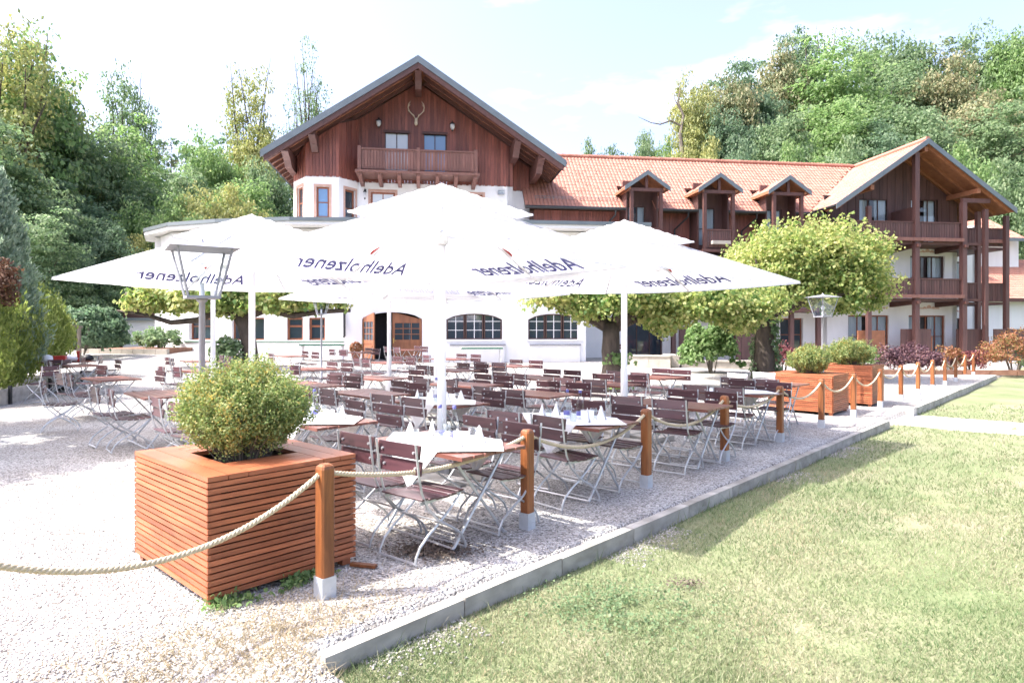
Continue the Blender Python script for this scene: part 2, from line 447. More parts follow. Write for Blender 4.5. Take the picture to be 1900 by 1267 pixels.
M['leaf_hedge'] = leafmat('hedge_sprays', [(0.14, 0.20, 0.055), (0.25, 0.31, 0.09), (0.36, 0.40, 0.14)], 0.45, 0.8)
M['leaf_dead'] = leafmat('dead_sprays', [(0.10, 0.05, 0.03), (0.17, 0.085, 0.05), (0.22, 0.13, 0.07)], 0.15, 1.2)
M['leaf_red'] = leafmat('red_leaves', [(0.10, 0.035, 0.05), (0.20, 0.07, 0.075), (0.30, 0.12, 0.10)], 0.35, 1.5)
M['leaf_purple'] = leafmat('purple_leaves', [(0.07, 0.035, 0.05), (0.13, 0.07, 0.085), (0.22, 0.12, 0.10)], 0.3, 1.5)
M['leaf_rust'] = leafmat('rust_leaves', [(0.22, 0.09, 0.05), (0.30, 0.14, 0.07), (0.18, 0.18, 0.06)], 0.35, 1.5)

# ------------------------------------------------------------------ leaf geometry (numpy)
def unit(a):
    return a / np.maximum(np.linalg.norm(a, axis=1, keepdims=True), 1e-9)

def leaf_mesh(name, C, size, material, out=None, aspect=0.6, spread=0.9, along=None, fold=0.12):
    """one four-cornered folded leaf per centre; out = preferred facing, along = preferred long axis"""
    n = len(C)
    nr = rng.normal(size=(n, 3))
    if out is not None: nr = nr * spread + unit(out)
    nr = unit(nr)
    t = rng.normal(size=(n, 3)) if along is None else along + rng.normal(size=(n, 3)) * 0.35
    if along is None:
        t = t - nr * np.sum(t * nr, axis=1, keepdims=True)
        t = unit(t)
    else:
        t = unit(t); nr = unit(nr - t * np.sum(t * nr, axis=1, keepdims=True))
    b = np.cross(nr, t)
    sz = size * (0.65 + 0.7 * rng.random((n, 1)))
    l = sz * 0.5; w = sz * 0.5 * aspect
    V = np.empty((n, 4, 3))
    V[:, 0] = C - t * l
    V[:, 1] = C + b * w + t * l * 0.1 + nr * sz * fold
    V[:, 2] = C + t * l
    V[:, 3] = C - b * w + t * l * 0.1 + nr * sz * fold
    return quads(name, V.reshape(-1, 3), n, material)

def quads(name, V, n, material, k=4):
    me = bpy.data.meshes.new(name)
    me.vertices.add(n * k); me.vertices.foreach_set('co', V.astype(np.float32).ravel())
    me.loops.add(n * k); me.loops.foreach_set('vertex_index', np.arange(n * k, dtype=np.int32))
    me.polygons.add(n); me.polygons.foreach_set('loop_start', np.arange(0, n * k, k, dtype=np.int32))
    me.polygons.foreach_set('loop_total', np.full(n, k, dtype=np.int32))
    me.materials.append(material)
    me.update(calc_edges=True)
    return me

def clumps(nc, per, rad, crad, flat=0.55, bottom=-0.8, shell=0.6, lob=0.18):
    """leaf centres in clumps spread through an ellipsoid of half-axes rad; returns centres and outward directions"""
    d = rng.normal(size=(nc * 3, 3)); d = unit(d); d = d[d[:, 2] > bottom][:nc]
    nc = len(d)
    ph = rng.random(6) * 6.28
    bulge = 1 + lob * (np.sin(d[:, 0] * 4 + ph[0]) + np.sin(d[:, 1] * 5 + ph[1]) + np.sin(d[:, 2] * 5 + ph[2])) / 1.7
    rr = (shell + (1 - shell) * rng.random(nc) ** 0.7) * bulge
    cc = d * rr[:, None] * np.array(rad)
    cs = crad * (0.6 + 0.8 * rng.random(nc))
    idx = np.repeat(np.arange(nc), per)
    o = rng.normal(size=(len(idx), 3)); o = unit(o) * (rng.random((len(idx), 1)) ** 0.5)
    o[:, 2] *= flat
    P = cc[idx] + o * cs[idx][:, None]
    out = unit(o + np.array([0, 0, 0.5])) + 0.8 * d[idx]
    return P, out

def limb_tree(m, base_r, trunk_h, tips, n=7, lean=(0, 0), wob=0.12):
    """tapered trunk and limbs towards tips"""
    top = Vector((lean[0], lean[1], trunk_h))
    pts = [Vector((0, 0, -0.15))]
    for k in range(1, 6):
        f = k / 5
        pts.append(Vector((lean[0] * f + random.uniform(-wob, wob) * (1 - f) * base_r * 2, lean[1] * f + random.uniform(-wob, wob) * base_r, trunk_h * f)))
    m.tube(pts, [base_r * 1.35, base_r * 1.05, base_r * 0.95, base_r * 0.88, base_r * 0.82, base_r * 0.8], 10)
    for tp in tips:
        tp = Vector(tp); mid = top.lerp(tp, 0.5) + Vector((random.uniform(-1, 1), random.uniform(-1, 1), random.uniform(0, 1))) * (tp - top).length * 0.10
        st = top - Vector((0, 0, base_r * 0.5))
        q = [st, st.lerp(mid, 0.5) + Vector((0, 0, 0.02)), mid, mid.lerp(tp, 0.5), tp]
        m.tube(q, [base_r * 0.55, base_r * 0.42, base_r * 0.3, base_r * 0.2, base_r * 0.06], n)

# ------------------------------------------------------------------ ground
D1 = Vector((0.676, 0.737, 0)); D2 = Vector((0.737, -0.676, 0))
P1 = Vector((-1.2, 4.15, 0))
K0 = P1 + D2 * 0.60          # inner edge of the kerb line
FA = math.atan2(D1.y, D1.x)  # heading of the fence

def sst(a, b, x):
    t = np.clip((np.asarray(x, float) - a) / (b - a), 0, 1); return t * t * (3 - 2 * t)
def gz(x, y):
    """height of the terrace ground"""
    x = np.asarray(x, float); y = np.asarray(y, float)
    return 0.2 * sst(14, 32, y) * (1 - sst(6, 14, x)) + 0.62 * sst(18, 35, y) * sst(-3, -14, -(-x)) if False else \
        0.2 * sst(14, 32, y) * (1 - sst(6, 14, x)) + 0.62 * sst(18, 35, y) * (1 - sst(-14, -3, x))
def gzf(x, y): return float(gz(x, y))
def hill(x, y):
    """terrain behind and around: wooded slopes to the right and left rear"""
    x = np.asarray(x, float); y = np.asarray(y, float)
    h = -0.30 + 0 * x
    h = h + 15 * sst(47, 95, y) * sst(-2, 30, x) + 6 * sst(44, 90, y) * (1 - sst(-45, -8, x)) + 0.95 * sst(34, 46, y)
    return h + 0.55 * sst(18, 35, y) * (1 - sst(-22, -14, x))

def sheet(name, xs, ys, zf, material, keep=None, kind='structure', smooth=True):
    X, Y = np.meshgrid(xs, ys); Z = zf(X, Y)
    V = np.stack([X, Y, Z], -1).reshape(-1, 3); nx, ny = len(xs), len(ys)
    I = np.arange(nx * ny).reshape(ny, nx)
    F = np.stack([I[:-1, :-1], I[:-1, 1:], I[1:, 1:], I[1:, :-1]], -1).reshape(-1, 4)
    if keep is not None:
        cx = V[F].mean(axis=1); F = F[keep(cx[:, 0], cx[:, 1])]
    me = bpy.data.meshes.new(name); me.from_pydata(V.tolist(), [], F.tolist()); me.materials.append(material)
    if smooth: me.polygons.foreach_set('use_smooth', [True] * len(me.polygons))
    me.update()
    return tag(link(name, me), kind=kind)

sheet('ground', np.concatenate([np.linspace(-400, -65, 12), np.linspace(-60, 90, 61), np.linspace(100, 500, 12)]),
      np.concatenate([np.linspace(-40, 20, 10), np.linspace(24, 130, 44), np.linspace(160, 800, 9)]), hill, M['floor'])

# lawn and gravel in fence coordinates (s along the fence, d across it)
def fence_sheet(name, s0, s1, ns, d0, d1, nd, zf, material, k=None):
    ss = np.linspace(s0, s1, ns); dd = np.linspace(d0, d1, nd)
    A, B = np.meshgrid(ss, dd)
    X = K0.x + A * D1.x + B * D2.x; Y = K0.y + A * D1.y + B * D2.y
    V = np.stack([X, Y, zf(A, B, X, Y)], -1).reshape(-1, 3)
    I = np.arange(ns * nd).reshape(nd, ns)
    F = np.stack([I[:-1, :-1], I[1:, :-1], I[1:, 1:], I[:-1, 1:]], -1).reshape(-1, 4)
    me = bpy.data.meshes.new(name); me.from_pydata(V.tolist(), [], F.tolist()); me.materials.append(material)
    me.polygons.foreach_set('use_smooth', [True] * len(me.polygons)); me.update()
    return tag(link(name, me), kind='structure')

SC = -0.42   # where the near end of the kerb is
def gravel_z(A, B, X, Y):
    g = gz(X, Y)
    g = g + 0.006 * np.sin(X * 2.1 + Y) * np.sin(Y * 1.7 - X * 0.6)
    lip = 1 - sst(SC - 0.5, SC + 0.05, A)                  # before the kerb starts the gravel runs out to lawn level
    return g - lip * 0.22 * sst(-0.9, 0.35, B) - (1 - lip) * 0.012
fence_sheet('gravel_terrace', -9, 46, 220, -34, 0.55, 172, lambda A, B, X, Y: np.where((B > 0.01) & (A > SC - 0.02), -0.6, gravel_z(A, B, X, Y)), M['gravel'])
def runout_z(A, B, X, Y):
    return -0.012 - 0.22 * sst(-0.9, 0.35, B) - 0.02 * sst(-1.2, -0.25, A) + 0 * A
def lawn_z(A, B, X, Y):
    return -0.135 + 0.012 * np.sin(X * 1.3 + Y * 0.7) + 0.01 * np.sin(X * 3.1 - Y * 2.3)
fence_sheet('lawn', -9, 60, 150, 0.05, 40, 90, lawn_z, M['lawn'])

# kerb: concrete kerb stones end to end, a gap for the path
kerb = tag(bpy.data.objects.new('kerb', None), kind='structure'); COL.objects.link(kerb)
s = SC; first = True
while s < 27:
    ln = 1.0
    if 12.0 < s + ln * 0.5 < 13.9:
        s = 13.9; continue
    m = MB((K0.x, K0.y, D1.x, D1.y))
    rise = 0.0 if s < 13 else 0.035
    m.box(s + 0.004, s + ln - 0.004, -0.09, 0.0, -0.4, -0.006 + rise + random.uniform(-0.004, 0.004))
    for i, (x, y, z) in enumerate(m.v):
        m.v[i] = (x + random.uniform(-.003, .003), y + random.uniform(-.003, .003), z)
    m.build('kerb_stone', M['concrete'], kerb); s += ln
m = MB((K0.x, K0.y, D1.x, D1.y))
m.box(13.55, 13.88, -0.10, 0.28, -0.4, 0.06)
tag(m.build('step_block', M['path']), 'pale concrete block at the gap in the kerb beside the path', 'concrete block')
# path across the lawn through the gap
m = MB((K0.x, K0.y, D1.x, D1.y))
m.box(12.05, 13.85, -30, -0.11, -0.4, -0.115)
m.extrude([(12.03, -0.109, -0.113), (12.03, 0.30, -0.008), (12.03, 0.30, -0.4), (12.03, -0.109, -0.4)], (1.5, 0, 0))
tag(m.build('path', M['path']), kind='structure')

# ------------------------------------------------------------------ buildings (frame: x along the facade, y back)
BA = R(7.6); BO = (-4.57, 31.47, 0.0)
inn = thing('guesthouse', 'large white guesthouse with dark timber gable, antlers and small balcony', 'building', BO, BA)
wing = thing('hotel_wing', 'long red-tiled hotel wing with three balcony dormers between the two gabled houses', 'building', BO, BA)
chalet = thing('chalet_house', 'tall dark timber chalet with stacked wooden balconies at far right', 'building', BO, BA)

def wall_piece(name, par, p0, p1, z0, z1, holes, th=0.35, material=None, gap=0.0):
    d = Vector((p1[0] - p0[0], p1[1] - p0[1])); L = d.length; d /= L
    m = MB((p0[0], p0[1], d.x, d.y))
    cuts = sorted(set([0, L] + [h[0] for h in holes] + [h[1] for h in holes]))
    for a, b in zip(cuts[:-1], cuts[1:]):
        hs = sorted([h for h in holes if h[0] < (a + b) / 2 < h[1]], key=lambda h: h[2])
        z = z0
        for h in hs:
            if h[2] > z + 0.01: m.box(a, b, 0, th, z, h[2])
            z = h[3]
        if z1 > z + 0.01: m.box(a, b, 0, th, z, z1)
    # arched heads
    for h in holes:
        if len(h) > 4:
            a, b, zb, zt, rise = h; n = 8
            pts = []
            for k in range(n + 1):
                f = k / n; x = a + (b - a) * f
                pts.append((x, zt - rise * (1 - math.sqrt(max(0, 1 - (2 * f - 1) ** 2 * 0.86)) ) / (1 - math.sqrt(0.14))))
            for (xa, za), (xb, zb2) in zip(pts[:-1], pts[1:]):
                m.extrude([(xa, 0.001, za), (xb, 0.001, zb2), (xb, 0.001, zt), (xa, 0.001, zt)], (0, th - 0.002, 0))
    return m.build(name, material or M['plaster'], par)

def fr_of(p0, p1):
    d = Vector((p1[0] - p0[0], p1[1] - p0[1])).normalized()
    return (p0[0], p0[1], d.x, d.y)

def window(par, fr, a, b, z0, z1, inset=0.14, cols=2, bars=(0.6,), fm='winframe', pm='glass', fw=0.07, mw=0.045, sill=None, curtain=False, surround=None):
    m = MB(fr); y0, y1 = inset, inset + 0.07
    m.box(a, a + fw, y0, y1, z0, z1); m.box(b - fw, b, y0, y1, z0, z1)
    m.box(a + fw, b - fw, y0, y1, z0, z0 + fw); m.box(a + fw, b - fw, y0, y1, z1 - fw, z1)
    for k in range(1, cols):
        x = a + (b - a) * k / cols
        m.box(x - mw / 2, x + mw / 2, y0 + 0.006, y1 - 0.004, z0 + fw, z1 - fw)
    for f in bars:
        z = z0 + (z1 - z0) * f
        m.box(a + fw, b - fw, y0 + 0.012, y1 - 0.01, z - mw / 2, z + mw / 2)
    o = m.build('window', M[fm], par)
    MB(fr).box(a + fw * 0.6, b - fw * 0.6, y0 + 0.035, y0 + 0.045, z0 + fw * 0.6, z1 - fw * 0.6).build('pane', M['clear' if curtain else pm], o)
    if curtain:
        c = MB(fr); n = 14; w = (b - a)
        for (u0, u1) in ((a + 0.06, a + w * 0.40), (b - w * 0.40, b - 0.06)):
            for k in range(n):
                xa = u0 + (u1 - u0) * k / n; xb = u0 + (u1 - u0) * (k + 1) / n
                c.add([(xa, y0 + 0.16 + 0.03 * (k % 2), z0 + 0.03), (xb, y0 + 0.16 + 0.03 * ((k + 1) % 2), z0 + 0.03), (xb, y0 + 0.16 + 0.03 * ((k + 1) % 2), z1 - 0.03), (xa, y0 + 0.16 + 0.03 * (k % 2), z1 - 0.03)], [(0, 1, 2, 3)])
        c.build('curtain', M['curtain'], o)
        MB(fr).box(a - 0.05, b + 0.05, y0 + 0.5, y0 + 0.52, z0 - 0.05, z1 + 0.05).build('room_backing', M['dark'], o)
    if sill:
        MB(fr).box(a - 0.06, b + 0.06, -0.07, inset, z0 - 0.06, z0 - 0.004).build('sill', M[sill], o)
    if surround:
        q = MB(fr); s_ = 0.12
        q.box(a - s_, a, -0.012, 0.05, z0 - s_, z1 + s_); q.box(b, b + s_, -0.012, 0.05, z0 - s_, z1 + s_)
        q.box(a, b, -0.012, 0.05, z1, z1 + s_); q.box(a, b, -0.012, 0.05, z0 - s_, z0)
        q.build('surround', M[surround], o)
    return o

def boards(par, fr, a, b, zb, ztop, material, bw=0.16, th=0.035, holes=(), name='board', y=0.0, lip=0.006):
    """upright boards, each an object; ztop(x) gives the top height; holes are skipped"""
    n = max(1, round((b - a) / bw)); w = (b - a) / n
    for k in range(n):
        xa, xb = a + w * k + lip, a + w * (k + 1) - lip
        spans = [(zb, None)]
        for h in holes:
            if h[0] < (xa + xb) / 2 < h[1]: spans = [(zb, h[2]), (h[3], None)]
        yy = y - (0.014 if k % 2 else 0.0)
        for z0, z1 in spans:
            za = ztop(xa) if z1 is None else z1; zc = ztop(xb) if z1 is None else z1
            if min(za, zc) - z0 < 0.03: continue
            m = MB(fr)
            m.extrude([(xa, yy, z0), (xb, yy, z0), (xb, yy, zc), (xa, yy, za)], (0, th, 0))
            m.build(name, M[material], par)

# --- guesthouse, ground floor hall with the gently curved front
W = [(-13.0, 3.2), (-11.9, 1.6), (-8.9, 0.15), (-3.4, -0.85), (8.06, -1.2), (8.3, 2.6)]
ZT = 6.45
wl = [[], [(1.05, 2.45, 1.24, 2.30)], [(0.23, 1.78, 1.24, 2.30), (2.86, 3.63, 1.24, 2.30), (3.91, 4.68, 1.24, 2.30)],
      [(0.82, 3.60, 0.12, 2.56, 0.32), (4.74, 7.40, 1.27, 2.50, 0.28), (8.65, 11.17, 1.27, 2.50, 0.28)], []]
for i in range(5):
    wall_piece('wall', inn, W[i], W[i + 1], -0.5, ZT, wl[i], 0.4)
m = MB((W[0][0], W[0][1], 1, 0)); m.box(-0.4, 0.0, 0.3, 9, -0.5, ZT); m.build('wall', M['plaster'], inn)
# dark rooms behind
m = MB(); m.extrude([(-12.4, 3.6, -0.4), (-8.7, 1.2, -0.4), (-3.4, 0.2, -0.4), (8.0, -0.1, -0.4), (8.0, 0.0, -0.4), (-3.3, 0.35, -0.4), (-8.6, 1.35, -0.4), (-12.3, 3.75, -0.4)], (0, 0, ZT + 0.3))
m.build('room_backing', M['dark'], inn)
f1, f2, f3 = fr_of(W[1], W[2]), fr_of(W[2], W[3]), fr_of(W[3], W[4])
window(inn, f1, 1.05, 2.45, 1.24, 2.30, 0.2, 2, (0.62,), sill=None, pm='glass')
window(inn, f2, 0.23, 1.78, 1.24, 2.30, 0.2, 2, (), pm='glass')
for a in (2.86, 3.91):
    window(inn, f2, a, a + 0.77, 1.24, 2.30, 0.12, 1, (0.62,), pm='glass', mw=0.09, fw=0.09)
MB(f2).box(0.0, 5.57, -0.05, 0.0, 1.15, 1.20).build('sill_strip', M['greenboard'], inn)
MB(f1).box(0.8, 3.3, -0.05, 0.0, 1.15, 1.20).build('sill_strip', M['greenboard'], inn)

def arched_window(a, b, z0, z1, rise):
    n = 3; w = (b - a) / n
    top = lambda x: z1 - rise * (1 - math.sqrt(max(0, 1 - (2 * (x - a) / (b - a) - 1) ** 2 * 0.86))) / (1 - math.sqrt(0.14))
    o = None
    fr = MB(f3)
    for k in range(n):
        xa, xb = a + w * k + 0.02, a + w * (k + 1) - 0.02
        q = MB(f3)
        def bar(x0, x1, zz0, t0, t1, y0=0.10, y1=0.17):
            q.extrude([(x0, y0, zz0), (x1, y0, zz0), (x1, y0, t1), (x0, y0, t0)], (0, y1 - y0, 0))
        bar(xa, xa + 0.055, z0, top(xa), top(xa + 0.055)); bar(xb - 0.055, xb, z0, top(xb - 0.055), top(xb))
        bar(xa + 0.055, xb - 0.055, z0, z0 + 0.06, z0 + 0.06)
        for j in range(4):
            u0 = xa + 0.055 + (xb - xa - 0.11) * j / 4; u1 = xa + 0.055 + (xb - xa - 0.11) * (j + 1) / 4
            q.extrude([(u0, 0.10, top(u0) - 0.06), (u1, 0.10, top(u1) - 0.06), (u1, 0.10, top(u1)), (u0, 0.10, top(u0))], (0, 0.07, 0))
        o = q.build('window', M['windark'], inn)
        mid = (xa + xb) / 2
        g = MB(f3)
        g.extrude([(xa + 0.03, 0.135, z0 + 0.03), (xb - 0.03, 0.135, z0 + 0.03), (xb - 0.03, 0.135, top(xb) - 0.03), (mid, 0.135, top(mid) - 0.03), (xa + 0.03, 0.135, top(xa) - 0.03)], (0, 0.01, 0))
        g.build('pane', M['glass'], o)
        t = MB(f3)
        t.box(mid - 0.016, mid + 0.016, 0.108, 0.132, z0 + 0.06, top(mid) - 0.06)
        for f in (0.36, 0.70):
            z = z0 + (z1 - z0) * f
            t.box(xa + 0.055, mid - 0.017, 0.112, 0.130, z - 0.013, z + 0.013); t.box(mid + 0.017, xb - 0.055, 0.112, 0.130, z - 0.013, z + 0.013)
        t.build('glazing_bar', M['polewhite'], o)
    MB(f3).box(a - 0.1, b + 0.1, -0.06, 0.0, z0 - 0.075, z0 - 0.005).build('sill', M['plaster'], inn)
arched_window(4.74, 7.40, 1.27, 2.50, 0.28)
arched_window(8.65, 11.17, 1.27, 2.50, 0.28)
for a, b in ((4.9, 7.55), (8.72, 11.2)):     # roller shelf under each window
    MB(f3).box(a, b, -0.16, -0.0, 0.98, 1.05).build('shelf', M['lampmetal'], inn)
    MB(f3).box(a + 0.05, b - 0.05, -0.10, -0.0, 0.15, 0.979).build('shutter_panel', M['plaster'], inn)
# double door, left leaf open
def door_leaf(fr, a, b, zb, zt, ztb):
    m = MB(fr); y0, y1 = 0.0, 0.06
    m.extrude([(a, y0, zb), (a + 0.11, y0, zb), (a + 0.11, y0, zt + (ztb - zt) * 0.1), (a, y0, zt)], (0, y1, 0))
    m.extrude([(b - 0.11, y0, zb), (b, y0, zb), (b, y0, ztb), (b - 0.11, y0, zt + (ztb - zt) * 0.9)], (0, y1, 0))
    m.box(a + 0.11, b - 0.11, y0, y1, zb, zb + 0.18)
    m.box(a + 0.11, b - 0.11, y0, y1, zb + 0.95, zb + 1.12)
    m.extrude([(a + 0.11, y0, min(zt, ztb) - 0.2), (b - 0.11, y0, min(zt, ztb) - 0.2), (b - 0.11, y0, ztb), (a + 0.11, y0, zt)], (0, y1, 0))
    m.box(a + 0.11, b - 0.11, y0 + 0.02, y1 - 0.02, zb + 0.18, zb + 0.95)
    m.box(a + 0.2, b - 0.2, y0 - 0.006, y0 + 0.02, zb + 0.28, zb + 0.86)
    o = m.build('door', M['door'], inn)
    zt2 = min(zt, ztb) - 0.2
    MB(fr).box(a + 0.10, b - 0.10, 0.026, 0.034, zb + 1.11, zt2 + 0.01).build('pane', M['glass'], o)
    g = MB(fr)
    for k in (1, 2):
        x = a + 0.11 + (b - a - 0.22) * k / 3; g.box(x - 0.018, x + 0.018, 0.005, 0.055, zb + 1.12, zt2)
        z = zb + 1.12 + (zt2 - zb - 1.12) * k / 3; g.box(a + 0.11, b - 0.11, 0.008, 0.052, z - 0.018, z + 0.018)
    g.build('glazing_bar', M['door'], o)
    h = MB(fr); h.box(a + 0.03, a + 0.075, -0.012, 0, zb + 0.95, zb + 1.2); h.tube([(a + 0.05, -0.05, zb + 1.08), (a + 0.17, -0.05, zb + 1.08)], 0.012, 6)
    h.build('handle', M['yellowpaint'], o)
dx, dy = f3[2], f3[3]
def f3pt(s, t): return (f3[0] + dx * s - dy * t, f3[1] + dy * s + dx * t)
o2 = f3pt(0, 0.14); door_leaf((o2[0], o2[1], dx, dy), 2.21, 3.58, 0.14, 2.55, 2.25)
p = f3pt(0.84, 0.05); a_ = R(-62); door_leaf((p[0], p[1], dx * math.cos(a_) - dy * math.sin(a_), dy * math.cos(a_) + dx * math.sin(a_)), 0, 1.36, 0.14, 2.3, 2.5)
m = MB(f3); m.box(0.83, 0.93, 0.07, 0.2, 0.13, 2.25); m.build('door_frame', M['windark'], inn)
m = MB(f3); m.box(0.75, 3.7, -0.5, 0.0, -0.3, 0.13); m.build('doorstep', M['stone'], inn)
# downpipe
m = MB(); q = f3pt(0.02, -0.09); m.tube([(q[0], q[1], 6.4), (q[0], q[1], 1.45), (q[0] - 0.05, q[1] - 0.0, 1.38)], 0.055, 8); m.build('downpipe', M['iron'], inn)
# flat roof rim with soffit
EV = [(-14.6, 5.4), (-13.7, 3.0), (-11.8, 0.9), (-9.2, -0.45), (-5.7, -1.5), (0, -1.95), (8.55, -2.1), (11.0, -2.15)]
m = MB()
m.extrude([(u, v, ZT + 0.05) for u, v in EV] + [(11.0, 2.0, ZT + 0.05), (6.0, 3.2, ZT + 0.05), (-6.3, 4, ZT + 0.05), (-12, 9, ZT + 0.05)], (0, 0, 0.16))
m.build('flat_roof', M['plaster'], inn)
m = MB()
for (a, b) in zip(EV[:-1], EV[1:]):
    m.beam((a[0], a[1] - 0.03, ZT + 0.29), (b[0], b[1] - 0.03, ZT + 0.29), 0.09, 0.17)
m.build('roof_rim', M['fascia'], inn)

# --- guesthouse, upper floors
RS = 4.8 / 7.26        # roof slope
AP = 14.97
V = [(-6.35, 2.6), (-5.5, 1.2), (-3.9, 1.2), (-3.05, 2.2), (4.95, 2.2), (4.95, 3.2), (6.0, 3.2), (6.0, 14.0)]
vh = [[(0.45, 1.25, 7.30, 8.92)], [(0.5, 1.12, 7.28, 8.82)], [(0.40, 1.08, 6.9, 8.82)], [(0.6, 1.85, 7.4, 8.85), (5.2, 6.4, 7.4, 8.85)], [], [], []]
for i in range(7):
    wall_piece('upper_wall', inn, V[i], V[i + 1], 6.4, 9.35, vh[i], 0.3)
wall_piece('upper_wall', inn, (-6.35, 14.0), (-6.35, 2.6), 6.4, 9.35, [], 0.3)
fv = [fr_of(V[i], V[i + 1]) for i in range(7)]
window(inn, fv[0], 0.45, 1.25, 7.30, 8.92, 0.1, 1, (0.5,), pm='glass', fw=0.1, surround='winpink')
window(inn, fv[1], 0.5, 1.12, 7.28, 8.82, 0.1, 1, (0.5,), pm='glassblue', fw=0.09, surround='winpink')
window(inn, fv[2], 0.40, 1.08, 6.9, 8.82, 0.1, 1, (0.5,), pm='glass', fw=0.1, surround='winpink')
window(inn, fv[3], 0.6, 1.85, 7.4, 8.85, 0.1, 2, (0.5,), pm='glasspale', fw=0.1, surround='winpink')
window(inn, fv[3], 5.2, 6.4, 7.4, 8.85, 0.1, 2, (0.5,), pm='glasspale', fw=0.1, surround='winpink')
def under(u): return AP - RS * abs(u) - 0.42
for i in range(6):
    L_ = math.hypot(V[i + 1][0] - V[i][0], V[i + 1][1] - V[i][1]); f = fv[i]
    hl = [(1.31, 2.55, 9.7, 11.95), (3.29, 4.50, 9.7, 11.95)] if i == 3 else []
    boards(inn, f, 0, L_, 9.30, lambda x, f=f: under(f[0] + f[2] * x), 'gable', 0.165, holes=hl)
    # solid backing right behind the boards
    b = MB(f)
    n = 24
    for k in range(n):
        xa, xb = L_ * k / n, L_ * (k + 1) / n
        ua = f[0] + f[2] * xa; ub = f[0] + f[2] * xb
        if any(h[0] - 0.01 < (xa + xb) / 2 < h[1] + 0.01 for h in hl): continue
        b.extrude([(xa, 0.04, 9.3), (xb, 0.04, 9.3), (xb, 0.04, under(ub) + 0.1), (xa, 0.04, under(ua) + 0.1)], (0, 0.2, 0))
    b.build('gable_backing', M['darkwood'], inn)
boards(inn, fr_of((-6.35, 9.0), (-6.35, 2.6)), 0, 6.4, 9.30, lambda x: 10.3, 'gable', 0.2)
boards(inn, fv[6], 0, 6, 6.9, lambda x: 10.6, 'gable', 0.2)
for a, b, pmn in ((1.31, 2.55, 'glasspale'), (3.29, 4.50, 'glassblue')):
    window(inn, fv[3], a, b, 9.7, 11.95, 0.05, 2, (0.56,), fm='windark', pm=pmn, fw=0.06)
    h = MB(fv[3]); n = 8
    for k in range(n):
        xa = a - 0.06 + (b - a + 0.12) * k / n; xb = a - 0.06 + (b - a + 0.12) * (k + 1) / n
        h.extrude([(xa, -0.10, 11.93), ((xa + xb) / 2, -0.10, 11.88), (xb, -0.10, 11.93), (xb, -0.10, 12.03), (xa, -0.10, 12.03)], (0, 0.12, 0))
    h.build('carved_header', M['beam'], inn)
# gable roof
YB = 14.0
rf = MB()
for sg in (-1, 1):
    rf.extrude([(0, 0, AP), (sg * 7.26, 0, AP - RS * 7.26), (sg * 7.26, 0, AP - RS * 7.26 - 0.16), (0, 0, AP - 0.16)], (0, YB, 0))
rf.build('roof', M['soffit'], inn)
top = MB()
for sg in (-1, 1):
    top.extrude([(0, 0.01, AP + 0.004), (sg * 7.32, 0.01, AP - RS * 7.32 + 0.004), (sg * 7.32, 0.01, AP - RS * 7.32 + 0.06), (0, 0.01, AP + 0.06)], (0, YB, 0))
top.build('roof_covering', M['tile'], inn)
for sg in (-1, 1):
    m = MB()
    m.extrude([(0, -0.06, AP + 0.10), (sg * 7.36, -0.06, AP - RS * 7.36 + 0.10), (sg * 7.36, -0.06, AP - RS * 7.36 - 0.24), (0, -0.06, AP - 0.24)], (0, 0.055, 0))
    m.build('fascia', M['fascia'], inn)
    m = MB()
    m.extrude([(0, -0.02, AP - 0.22), (sg * 7.22, -0.02, AP - RS * 7.22 - 0.22), (sg * 7.22, -0.02, AP - RS * 7.22 - 0.52), (0, -0.02, AP - 0.52)], (0, 0.07, 0))
    m.build('barge_board', M['beam'], inn)
    m = MB(); u = sg * 7.33
    m.tube([(u, -0.05, AP - RS * 7.33 - 0.06), (u, YB, AP - RS * 7.33 - 0.06)], 0.075, 8); m.build('gutter', M['iron'], inn)
    for k in range(18):      # rafters under the overhang
        y = 0.55 + k * 0.75
        m = MB(); m.beam((sg * 0.3, y, AP - RS * 0.3 - 0.26), (sg * 7.2, y, AP - RS * 7.2 - 0.26), 0.12, 0.18); m.build('rafter', M['beam'], inn)
for u in (0.0, -5.05, -6.3, 4.95, 6.15):   # carved purlin ends
    z = AP - RS * abs(u) - 0.36
    m = MB()
    m.extrude([(u - 0.16, 0.12, z), (u - 0.16, 0.12, z - 0.22), (u - 0.16, 0.42, z - 0.34), (u - 0.16, 0.75, z - 0.5), (u - 0.16, 1.1, z - 0.78), (u - 0.16, 3.3, z - 0.82), (u - 0.16, 3.3, z)], (0.32, 0, 0))
    m.build('purlin', M['beam'], inn)
# balcony
b0, b1, by, bz = -2.95, 2.95, 0.75, 9.6
m = MB(); m.box(b0 - 0.12, b1 + 0.12, by - 0.12, 2.2, bz - 0.12, bz); m.build('balcony_floor', M['rail'], inn)
for u in (b0 + 0.08, 0.0, b1 - 0.08):
    MB().box(u - 0.085, u + 0.085, by - 0.05, by + 0.12, bz, bz + 1.18).build('balcony_post', M['rail'], inn)
MB().box(b0 + 0.165, -0.085, by - 0.035, by + 0.10, bz + 1.02, bz + 1.10).build('handrail', M['rail'], inn)
MB().box(0.085, b1 - 0.165, by - 0.035, by + 0.10, bz + 1.02, bz + 1.10).build('handrail', M['rail'], inn)
for a, b in ((b0 + 0.17, -0.09), (0.09, b1 - 0.17)):
    n = 18; w = (b - a) / n
    for k in range(n):
        MB().box(a + w * k + 0.012, a + w * (k + 1) - 0.012, by, by + 0.03, bz + 0.07, bz + 1.02).build('rail_board', M['rail'], inn)
